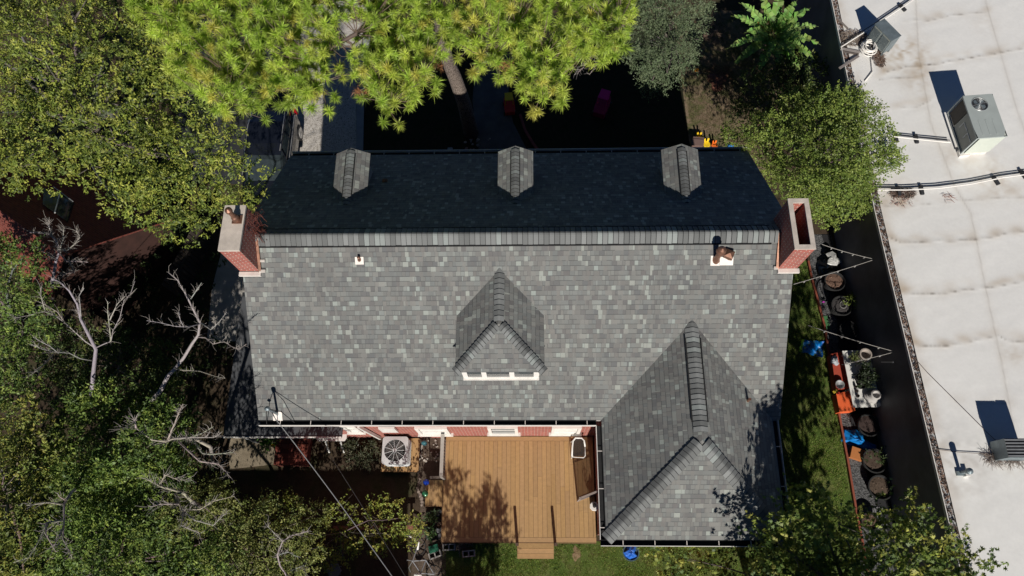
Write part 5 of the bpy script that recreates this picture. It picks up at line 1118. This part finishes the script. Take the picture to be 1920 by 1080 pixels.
def tub(px,py,r,h,label,col=(.02,.02,.02),soil=(.16,.10,.07),cat='plant pot',group='black tubs in the side alley',plant=0,name='plant_pot',pc=(.06,.09,.03),z=0.):
    p=P(px,py,z+h); p=Vector((p.x,p.y,z)); t=thing(name,label,cat,p,group if group else None); m=MB(); m.lathe([(r*.78,0),(r,h-.03),(r*1.07,h-.03),(r*1.07,h),(r*.97,h),(r*.92,h-.08),(r*.90,h-.10)],p,24,col=col); m.build('pot','vcol',t,smooth=False)
    m=MB(); m.lathe([(r*.925,h-.09),(r*.5,h-.07),(.01,h-.075)],p,18,col=soil); so_=m.build('soil','vcol',t)
    m=MB()
    for i in range(46):
        a=random.uniform(0,6.28);q_=r*.8*math.sqrt(random.random()); c_=p+Vector((q_*math.cos(a),q_*math.sin(a),h-.06)); b=random.uniform(0,6.28); l=random.uniform(.02,.06); g=random.uniform(.4,2.2)
        m.add([c_,c_+Vector((l*math.cos(b),l*math.sin(b),.015)),c_+Vector((l*math.cos(b)-l*.4*math.sin(b),l*math.sin(b)+l*.4*math.cos(b),.03))],[(0,1,2)],col=tuple(min(1,x*g) for x in soil))
    o=m.build('leaf_litter','vcol',t); o['kind']='stuff'
    if plant:
        foliage('foliage',[(p.x,p.y,z+h+.12,r*.9)],plant,7,.10,.04,[pc],t,spray=.18)
    return t
tub(1566,527,.34,.46,'black tub full of brown dead leaves below the open topped chimney',soil=(.17,.10,.07)); tub(1579,573,.34,.46,'black tub with a pale hose ring in it, second from the top',soil=(.05,.045,.045))
tub(1592,618,.30,.42,'black tub deep in shade just above the white table',soil=(.02,.02,.02)); tub(1630,797,.35,.36,'black tub directly below the white table',soil=(.05,.03,.025))
tub(1641,864,.37,.36,'black tub beside the small orange box',soil=(.07,.045,.03),plant=14); tub(1652,914,.37,.34,'black tub lowest in the row with half its soil bare',soil=(.09,.06,.04))
tub(1632,978,.26,.30,'black pot of soil on the ribbed mat by the lobed leaf tree',soil=(.13,.08,.055),group=None)
tub(808,968,.11,.22,'little dark pot nearest the side step',group='small pots by the deck corner',plant=16); tub(822,985,.10,.2,'little dark pot against the deck skirt',group='small pots by the deck corner'); tub(808,1000,.12,.22,'leafy little pot above the green board',group='small pots by the deck corner',plant=30,pc=(.08,.15,.05)); tub(818,962,.07,.18,'tiny pot tucked in the angle of step and deck',group='small pots by the deck corner',plant=12,pc=(.1,.14,.07))
tub(672,851,.07,.12,'small bright orange clay pot in the shaded planting',col=(.55,.13,.04),soil=(.25,.08,.03),group=None)
foliage_t=thing('potted_vine','yellow green leafy plant trailing beside the second black tub','plant',P(1601,560,0)); 
p=P(1601,562,.6); foliage('foliage',[(p.x,p.y,.55,.16)],26,7,.09,.04,[(.20,.26,.05)],foliage_t,spray=.2); m=MB(); m.tube([Vector((p.x,p.y,0)),Vector((p.x,p.y,.55))],.015,6,col=(.1,.12,.04)); m.build('stem','vcol',foliage_t)
m=MB(); c=P(1580,572,.38); m.tube([c+Vector((.11*math.cos(a),.13*math.sin(a),.01*a)) for a in np.linspace(0,9,28)],.014,6,col=(.22,.21,.2)); tag(m.build('hose_ring','vcol',smooth=True),'pale grey hose ring lying in the second black tub','hose')
# hoses and bag by the top of the gravel
m=MB(); c=P(1543,545,.03)
pts=[c+Vector((.18*math.cos(a)+.03*math.sin(a*.37)*a*.2,.42*math.sin(a)+.04*math.cos(a*.5),.005*a)) for a in np.linspace(0,26,120)]; m.tube(pts,.016,6,col=(.05,.05,.055)); tag(m.build('garden_hose','vcol',smooth=True),'dark garden hose looped on the gravel beside the red edging','hose')
def lumpy(name,label,cat,px,py,z,rx,ry,rz_,col,n=14,mt_='vcol',amp=.25,rot=0,seed=0,rough=None):
    r_=random.Random(seed); m=MB(); c=P(px,py,z+rz_*.6); c=Vector((c.x,c.y,z)); vs=[];fs=[]; rings=7
    ph=[r_.uniform(0,6.28) for _ in range(6)]
    for i in range(rings+1):
        th_=math.pi/2*i/rings; 
        for k_ in range(n):
            a=2*math.pi*k_/n; l=1+amp*(math.sin(a*3+ph[0]+th_*2)*.5+math.sin(a*5+ph[1])*.35+math.sin(a*2+ph[2]+th_*4)*.4)+r_.uniform(-.06,.06)
            x=rx*math.cos(th_)*math.cos(a)*l;y=ry*math.cos(th_)*math.sin(a)*l; zz=rz_*math.sin(th_)*(1+amp*r_.uniform(-.4,.4)); g=1
            vs.append((c.x+x*math.cos(rot)-y*math.sin(rot),c.y+x*math.sin(rot)+y*math.cos(rot),c.z+max(.004,zz)))
    for i in range(rings):
        for k_ in range(n): fs.append((i*n+k_,i*n+(k_+1)%n,(i+1)*n+(k_+1)%n,(i+1)*n+k_))
    fs.append(tuple(rings*n+k_ for k_ in range(n))); m.add(vs,fs,col=col); o=m.build(name,mt_); tag(o,label,cat); return o
M['tarp']=attr_mat('shiny_tarp',.28,12.,.3,.4)
lumpy('plastic_bag','black plastic bag slumped at the top end of the gravel','bag',1555,505,0,.40,.42,.32,(.012,.012,.013),mt_='tarp',seed=3)
lumpy('torn_film','torn white film draped on the black bag','plastic film',1563,486,.32,.22,.24,.07,(.50,.50,.48),mt_='tarp',amp=.5,seed=5,rot=.6)
m=MB(); q_=[P(x,y,.0) for x,y in ((1502,638),(1544,641),(1541,672),(1498,659))]; g1,g2=22,14; vs=[]
for j in range(g2+1):
    for i in range(g1+1):
        u_,v_=i/g1,j/g2; p=q_[0].lerp(q_[1],u_).lerp(q_[3].lerp(q_[2],u_),v_); vs.append((p.x+.012*math.sin(v_*17),p.y+.015*math.sin(u_*13+v_*3),.05+.03*math.sin(u_*9+v_*5)+.02*math.sin(u_*21-v_*11)))
o_=len(m.v); m.add(vs,[(j*(g1+1)+i,(j+1)*(g1+1)+i,(j+1)*(g1+1)+i+1,j*(g1+1)+i+1) for j in range(g2) for i in range(g1)],col=(.01,.20,.60))
for j in range(g2+1):
    for i in range(g1+1): m.c[j*(g1+1)+i]=(.42,.80,.06) if i<3 else ((.005,.10,.42) if (math.sin(i*1.9+j*.8)>.55 or i>19) else (.01,.24,.66))
tag(m.build('beach_towel','tarp'),'bright blue towel with lime green end lying on the grass','towel')
lumpy('blue_tarp','crumpled shiny blue tarp between two black tubs','tarp',1608,824,.0,.52,.26,.22,(.01,.20,.58),mt_='tarp',amp=.45,seed=8,rot=-.5)
m=MB(); p=P(1608,851,.22); m.box((p.x,p.y,.11),(.40,.34,.22),rz=-.35,col=(.42,.14,.035)); m.box((p.x,p.y,.235),(.43,.37,.03),rz=-.35,col=(.50,.18,.05)); tag(m.build('orange_box','vcol'),'small orange brown box below the blue tarp','box')
m=MB(); a=P(1548,605,.015); m.box(a,(.22,.48,.03),rz=.08,col=(.05,.17,.06)); tag(m.build('green_mat','vcol'),'green mat flat on the gravel by the red edging','mat')
lumpy('flower_toy','small magenta plastic flower on the gravel','toy',1545,565,.02,.05,.05,.06,(.55,.02,.5),seed=9)
lumpy('stone_lump','pale crumpled cloth on the dark orange box','cloth',1566,676,.40,.13,.15,.12,(.40,.43,.46),amp=.4,seed=10)
# storage boxes and table
def P2(px,py,z): return P(px,py,z)
def quadbox(name,label,cat,px4,z0,z1,mt_,col,parent=None):
    q_=[P(x,y,z1) for x,y in px4]; m=MB(); m.prism([(p.x,p.y) for p in q_],z0,z1,col=col); o=m.build(name,mt_,parent); 
    if label: tag(o,label,cat)
    return o
quadbox('orange_box','bright orange flat box against the lower end of the white table','box',[(1568,738),(1592,733),(1604,770),(1574,772)],0,.40,'vcol',(.80,.13,.03))
quadbox('red_box','dark orange box in shade against the upper end of the white table','box',[(1558,664),(1582,658),(1592,728),(1568,731)],0,.40,'vcol',(.42,.06,.03))
t=thing('white_table','long white table crowded with pots against the dark wall','table',P(1610,712,0)); q_=[P(x,y,.72) for x,y in ((1579,658),(1628,656),(1656,757),(1648,763),(1600,764))]
m=MB(); m.prism([(p.x,p.y) for p in q_],.69,.73); m.build('table_top','plastic_w',t)
for x,y in ((1584,664),(1624,662),(1604,758),(1648,752)): p=P(x,y,.7); m=MB(); m.tube([p,Vector((p.x,p.y,0))],.02,7); m.build('leg','steel',t)
def vase(px,py,z,prof,label,col,rot=None,n=20,name='urn',cat='pot',group='pots on the white table',mt_='vcol'):
    p=P(px,py,z); m=MB(); m.lathe(prof,p,n,col=col,rot=rot); tag(m.build(name,mt_,smooth=False),label,cat,group)
urn=lambda r,h:[(r*.7,0),(r*.95,h*.35),(r,h*.6),(r*.75,h*.9),(r*.85,h),(r*.72,h),(r*.6,h*.9),(r*.55,h*.5),(.01,h*.45)]
vase(1612,671,.735,[(.17,0),(.19,.30),(.16,.42),(.20,.45),(.20,.48),(.16,.48),(.13,.42),(.12,.25),(.01,.24)],'tall beige grey planter at the upper end of the white table',(.36,.31,.27))
vase(1632,745,.735,[(.20,0),(.23,.10),(.17,.14),(.20,.16),(.14,.22),(.17,.25),(.13,.40),(.16,.42),(.12,.44),(.09,.34),(.01,.3)],'stack of grey and white bowls at the lower end of the white table',(.45,.43,.41))
for i,(x,y,r_) in enumerate(((1603,726,.05),(1605,734,.05),(1607,743,.055))): vase(x,y,.735,urn(r_,.10),('upper','middle','lower')[i]+' of three small black pots lined up on the white table',(.03,.02,.02))
for i,(x,y,r_) in enumerate(((1622,692,.13),(1612,708,.11),(1632,708,.12),(1618,722,.12))):
    tub(x,y,r_,.2,('black seedling pot beside the beige planter','black seedling pot in the middle of the white table','black seedling pot at the wall side of the white table','black seedling pot above the stacked bowls')[i],z=.735,group='pots on the white table',plant=22,pc=(.03,.045,.02),soil=(.03,.03,.025))
tub(1600,672,.08,.14,'small brown pot with sprouts at the upper end of the white table',z=.735,group='pots on the white table',plant=14,pc=(.10,.12,.04))
p=P(1573,722,.44); m=MB(); m.lathe([(.05,0),(.12,.05),(.15,.10),(.14,.10),(.10,.04),(.01,.01)],p,20); tag(m.build('metal_bowl','steel'),'shiny metal bowl on the dark orange box','bowl')
m=MB(); p=P(1566,734,.44); m.box(p,(.14,.09,.05),rz=.5,col=(.75,.55,.05)); m.box(p+Vector((.09,-.06,.02)),(.07,.07,.06),rz=.2,col=(.6,.03,.03)); tag(m.build('toy_blocks','vcol'),'yellow and red toy blocks beside the metal bowl','toy')
m=MB(); q_=[P(x,y,.02) for x,y in ((1614,952),(1655,950),(1664,985),(1624,990))]; nb_=9
for i in range(nb_):
    a=q_[0].lerp(q_[1],(i+.5)/nb_);b=q_[3].lerp(q_[2],(i+.5)/nb_); m.bar(a,b,.055,.03,col=(.20,.20,.205))
tag(m.build('slatted_mat','vcol'),'grey ribbed mat on the gravel above the lobed leaf tree','mat')
# blue bag in bucket south of the wing
p=P(1181,1036,0); t=thing('blue_tub','round tub with crumpled bright blue bag by the wing gutter','tub',p); m=MB(); m.lathe([(.18,0),(.24,.26),(.26,.26),(.26,.29),(.23,.29),(.21,.2)],p,22,col=(.05,.10,.13)); m.build('tub','vcol',t)
lumpy('blue_bag','x','bag',1183,1036,.2,.20,.22,.14,(.03,.16,.62),mt_='tarp',amp=.5,seed=12); o=bpy.data.objects['blue_bag']; del o['label']; del o['category']; attach(o,t)
lumpy('dry_leaf_patch','small brown patch of dead leaves on the lawn','leaf pile',1081,1038,0,.14,.18,.02,(.25,.17,.09),seed=13,amp=.5)
# plant with yellow flower by the west path
t=thing('flowering_plant','broad leaved green plant with a yellow bloom beside the brick landing','plant',P(503,826,0)); p=P(500,826,.5); foliage('foliage',[(p.x,p.y,.4,.22)],40,6,.14,.06,[(.10,.22,.04)],t,spray=.2); m=MB(); m.tube([Vector((p.x,p.y,0)),Vector((p.x,p.y,.45))],.02,6,col=(.1,.14,.04)); m.build('stem','vcol',t); m=MB(); rock(m,P(511,835,.5),.06,(.85,.50,.02)); m.build('bloom','vcol',t)
# shaded planting by the wall
t=thing('wilted_plants','dark straggly plants in the shaded bed left of the condenser','plant',P(680,845,0)); f=MB(); f.tube([P(680,845,0),P(680,845,.2)],.02,6,col=(.1,.1,.05)); f.build('stem','vcol',t); cl=[(P(x,y,.25).x,P(x,y,.25).y,.2,.18) for x,y in ((655,835),(668,845),(684,850),(700,840),(690,862),(665,865))]; foliage('foliage',cl,170,7,.12,.04,[(.10,.10,.06),(.05,.06,.03)],t,spray=.25)
# ================================================================== FRONT YARD
def car():
    cx_,yr=P(503,210,.8).x,P(503,206,.7).y; cx_=P(499,300,1.).x; t=thing('parked_car','black hatchback parked beside the driveway, its rear facing the pine','car',(cx_,yr-2.2,0))
    Ln=4.35; W2=.90; secs=[(0,.62,.45,.72),(.06,.76,.30,.86),(.35,.86,.22,.96),(.9,.90,.20,.98),(2.2,.91,.20,.95),(3.1,.90,.2,.92),(3.8,.86,.22,.84),(4.2,.74,.28,.72),(4.35,.60,.38,.6)]
    def ring(w,z0,z1): return [(-w*.9,z0),(-w,z0+.12),(-w,(z0+z1)/2+.05),(-w*.96,z1-.08),(-w*.86,z1),(w*.86,z1),(w*.96,z1-.08),(w,(z0+z1)/2+.05),(w,z0+.12),(w*.9,z0)]
    def loft(m,secs,rg,mi=0):
        vs=[];fs=[];n=10
        for s_ in secs:
            for (x,z) in rg(*s_[1:]): vs.append((cx_+x,yr-s_[0],z))
        for i in range(len(secs)-1):
            for k_ in range(n): fs.append((i*n+k_,i*n+(k_+1)%n,(i+1)*n+(k_+1)%n,(i+1)*n+k_))
        fs+=[tuple(range(n))[::-1],tuple((len(secs)-1)*n+k_ for k_ in range(n))]; m.add(vs,fs,mi)
    m=MB(); loft(m,secs,ring); body=m.build('body','carpaint',t,smooth=False)
    g=[(.18,.70,.90,1.02),(.55,.76,.90,1.34),(1.1,.80,.90,1.46),(2.0,.80,.90,1.47),(2.6,.78,.90,1.36),(3.25,.70,.88,.94)]
    def ring2(w,z0,z1): return [(-w,z0),(-w*.985,z0+(z1-z0)*.3),(-w*.93,z0+(z1-z0)*.7),(-w*.86,z1-.02),(-w*.7,z1),(w*.7,z1),(w*.86,z1-.02),(w*.93,z0+(z1-z0)*.7),(w*.985,z0+(z1-z0)*.3),(w,z0)]
    m=MB(); loft(m,g,ring2); m.build('window','glass',t,smooth=False)
    m=MB(); rs=[(.50,.70,1.30,1.345),(1.05,.71,1.44,1.485),(2.0,.71,1.45,1.495),(2.45,.68,1.36,1.415)]
    loft(m,rs,lambda w,z0,z1:[(-w*.95,z0),(-w,z0+.01),(-w,z0+.02),(-w*.95,z1-.01),(-w*.8,z1),(w*.8,z1),(w*.95,z1-.01),(w,z0+.02),(w,z0+.01),(w*.95,z0)]); m.build('roof','carpaint',t)
    for sx in (-1,1):
        for yy in (.85,1.55,2.5):
            m=MB(); m.bar((cx_+sx*.815,yr-yy,.96),(cx_+sx*.70,yr-yy+(.1 if yy<2 else .25),1.42),.03,.05); m.build('pillar','carpaint',t)
        m=MB(); m.tube([Vector((cx_+sx*.845,yr-.45,.975)),Vector((cx_+sx*.865,yr-1.5,.985)),Vector((cx_+sx*.85,yr-3.,.95))],.012,6); m.build('chrome_trim','alu',t)
        m=MB(); m.tube([Vector((cx_+sx*.62,yr-.6,1.38)),Vector((cx_+sx*.67,yr-1.2,1.50)),Vector((cx_+sx*.66,yr-2.3,1.46))],.014,6); m.build('roof_rail','alu',t)
        for yy in (.82,3.45):
            rt_=Matrix.Rotation(R(90),3,'Y'); m=MB(); m.lathe([(.05,-.11),(.30,-.11),(.325,-.07),(.325,.07),(.30,.11),(.05,.11)],(cx_+sx*.82,yr-yy,.325),24,rot=rt_); w_=m.build('wheel','rubber',t)
            m=MB(); m.lathe([(.20,-.005),(.215,.0),(.215,.012),(.20,.015)],(cx_+sx*.932,yr-yy,.325),24,rot=rt_)
            for i in range(10):
                a=i*.628; m.bar((cx_+sx*.935,yr-yy,.325),(cx_+sx*.935,yr-yy+.205*math.cos(a),.325+.205*math.sin(a)),.03,.016)
            m.build('rim','alu',w_)
        m=MB(); m.box((cx_+sx*.74,yr-.13,.78),(.17,.26,.14),rz=sx*.35); m.build('tail_light','red',t)
        m=MB(); m.box((cx_+sx*.98,yr-2.62,.98),(.18,.12,.12)); m.build('mirror','carpaint',t)
        m=MB(); m.box((cx_+sx*.64,yr-4.16,.62),(.28,.2,.12),rz=-sx*.4); m.build('headlight','alu',t)
car()
def toycar(px,py,rz,c1,c2,label,s_=1.):
    p=P(px,py,.3); p.z=0; Rz=Matrix.Rotation(rz,3,'Z'); q_=lambda a,b,z:p+Rz@Vector((a*s_,b*s_,z*s_)); t=thing('toy_car',label,'toy car',p)
    m=MB(); m.prism([tuple(q_(a,b,0)[:2]) for a,b in ((-.18,-.36),(.18,-.36),(.21,-.2),(.21,.2),(.17,.36),(-.17,.36),(-.21,.2),(-.21,-.2))],.10*s_,.32*s_,col=c1); m.build('body','vcol',t)
    m=MB(); m.prism([tuple(q_(a,b,0)[:2]) for a,b in ((-.17,-.05),(.17,-.05),(.15,.30),(-.15,.30))],.62*s_,.67*s_,col=c2); m.build('roof','vcol',t)
    for a,b in ((-.15,-.02),(.15,-.02),(.13,.27),(-.13,.27)): m=MB(); m.bar(q_(a,b,.3),q_(a,b,.63),.03*s_,.03*s_,col=c2); m.build('pillar','vcol',t)
    for a in (-1,1):
        for b in (-.24,.24): m=MB(); m.lathe([(.01,-.03),(.09,-.03),(.09,.03),(.01,.03)],q_(a*.22,b,.09),14,rot=Rz@Matrix.Rotation(R(90),3,'Y')); m.build('wheel','rubber',t)
toycar(955,196,.1,(.55,.03,.02),(.85,.55,.02),'yellow roofed red toy car on the dark front walk'); toycar(1129,198,-.35,(.30,.005,.06),(.65,.02,.22),'pink and maroon toy car on the dark lawn',1.25)
def chair_kid(px,py,col,label,s_=1.,rz=0.):
    p=P(px,py,.28*s_); p.z=0; Rz=Matrix.Rotation(rz,3,'Z'); q_=lambda a,b,z:p+Rz@Vector((a*s_,b*s_,z*s_)); t=thing('toy_chair',label,'child chair',p,'small plastic chairs by the house')
    m=MB(); m.lathe([(.01,.27*s_),(.15*s_,.28*s_),(.17*s_,.265*s_),(.15*s_,.25*s_)],p,16,col=col); m.build('seat','vcol',t,smooth=False)
    for a in (-1,1):
        m=MB(); m.bar(q_(a*.06,.12,.27),q_(a*.09,.18,.46),.08*s_,.03*s_,col=col); m.build('backrest_post','vcol',t)
        for b in (-1,1): m=MB(); m.tube([q_(a*.09,b*.09,.26),q_(a*.13,b*.13,0)],.02*s_,7,col=col); m.build('leg','vcol',t)
chair_kid(1311,258,(.85,.55,.01),'left yellow toy chair behind the brown board',.8); chair_kid(1325,270,(.85,.58,.01),'right yellow toy chair beside the orange one',.85,.1); chair_kid(1340,272,(.85,.17,.01),'small orange toy chair at the end of the row',.7,.1)
m=MB(); m.box(P(1308,267,.2),(.42,.24,.4),rz=-.1,col=(.16,.10,.085)); m.box(P(1308,267,.41),(.46,.28,.03),rz=-.1,col=(.18,.115,.10)); tag(m.build('brown_bench','wood'),'brown wooden box bench in front of the left yellow chair','bench')
lumpy('blue_toy','crumpled blue plastic thing near the roof corner','toy',1370,273,0,.14,.10,.12,(.02,.20,.60),seed=21,amp=.4)
lumpy('orange_fruit','bright orange lump at the foot of the banana leaves','fallen fruit',1306,130,0,.10,.07,.08,(.85,.35,.02),seed=22); lumpy('orange_leaf_heap','heap of reddish dry leaves beneath the banana plant','leaf heap',1345,150,0,.35,.45,.10,(.16,.06,.035),seed=23,amp=.5)
debris('pale dry banana trash on the ground left of the banana plant',1335,60,.55,.6,300,[(.30,.20,.15),(.2,.13,.1),(.4,.27,.2)],z=.02,ln=.35)
debris('reddish fallen stems below the banana plant',1350,140,.5,.5,300,[(.30,.14,.09),(.16,.08,.05),(.35,.25,.12)],z=.02,ln=.3)
stones('broken pale brick lying on the dark lawn beside the walk',[(random.uniform(872,925),random.uniform(258,284)) for _ in range(15)],.055,[(.35,.31,.3),(.22,.2,.2),(.3,.16,.12)],name='brick_rubble',group='brick rubble by the front walk')
m=MB(); m.box(P(844,281,.08),(.18,.14,.14),rz=.05,col=(.30,.31,.33)); m.box(P(844,281,.155),(.2,.16,.02),rz=.05,col=(.35,.36,.38)); tag(m.build('valve_box','vcol'),'small grey box on the dark lawn near the eave','utility box')
m=MB(); m.lathe([(.12,0),(.12,.05),(.10,.06),(.01,.06)],P(1060,190,0),8,col=(.35,.36,.37)); tag(m.build('stepping_stone','vcol'),'pale round stepping stone on the dark lawn below the pine','stone')
m=MB(); pts=[P(x,y,.06) for x,y in ((975,215),(985,245),(1000,270),(1015,290))]
for a,b in zip(pts,pts[1:]): m.bar(a,b,.10,.10,col=(.22,.05,.04))
tag(m.build('brick_border','vcol'),'short curved red brick border beside the front walk','garden edging')
# ================================================================== finish: put origins of single-mesh things at their base
bpy.context.view_layer.update()
for o in list(COL.objects):
    if o.type=='MESH' and o.parent is None and o.get('kind')!='structure' and o.data.users==1 and tuple(o.location)==(0,0,0) and len(o.data.vertices):
        co=np.empty(len(o.data.vertices)*3,np.float32); o.data.vertices.foreach_get('co',co); co=co.reshape(-1,3)
        c=Vector(((co[:,0].min()+co[:,0].max())/2,(co[:,1].min()+co[:,1].max())/2,co[:,2].min())).to_tuple()
        c=Vector([float(x) for x in c]); co-=np.array(c,np.float32); o.data.vertices.foreach_set('co',co.ravel()); o.data.update(); o.location=c
        for ch in o.children: ch.matrix_parent_inverse=Matrix.Translation(-c)
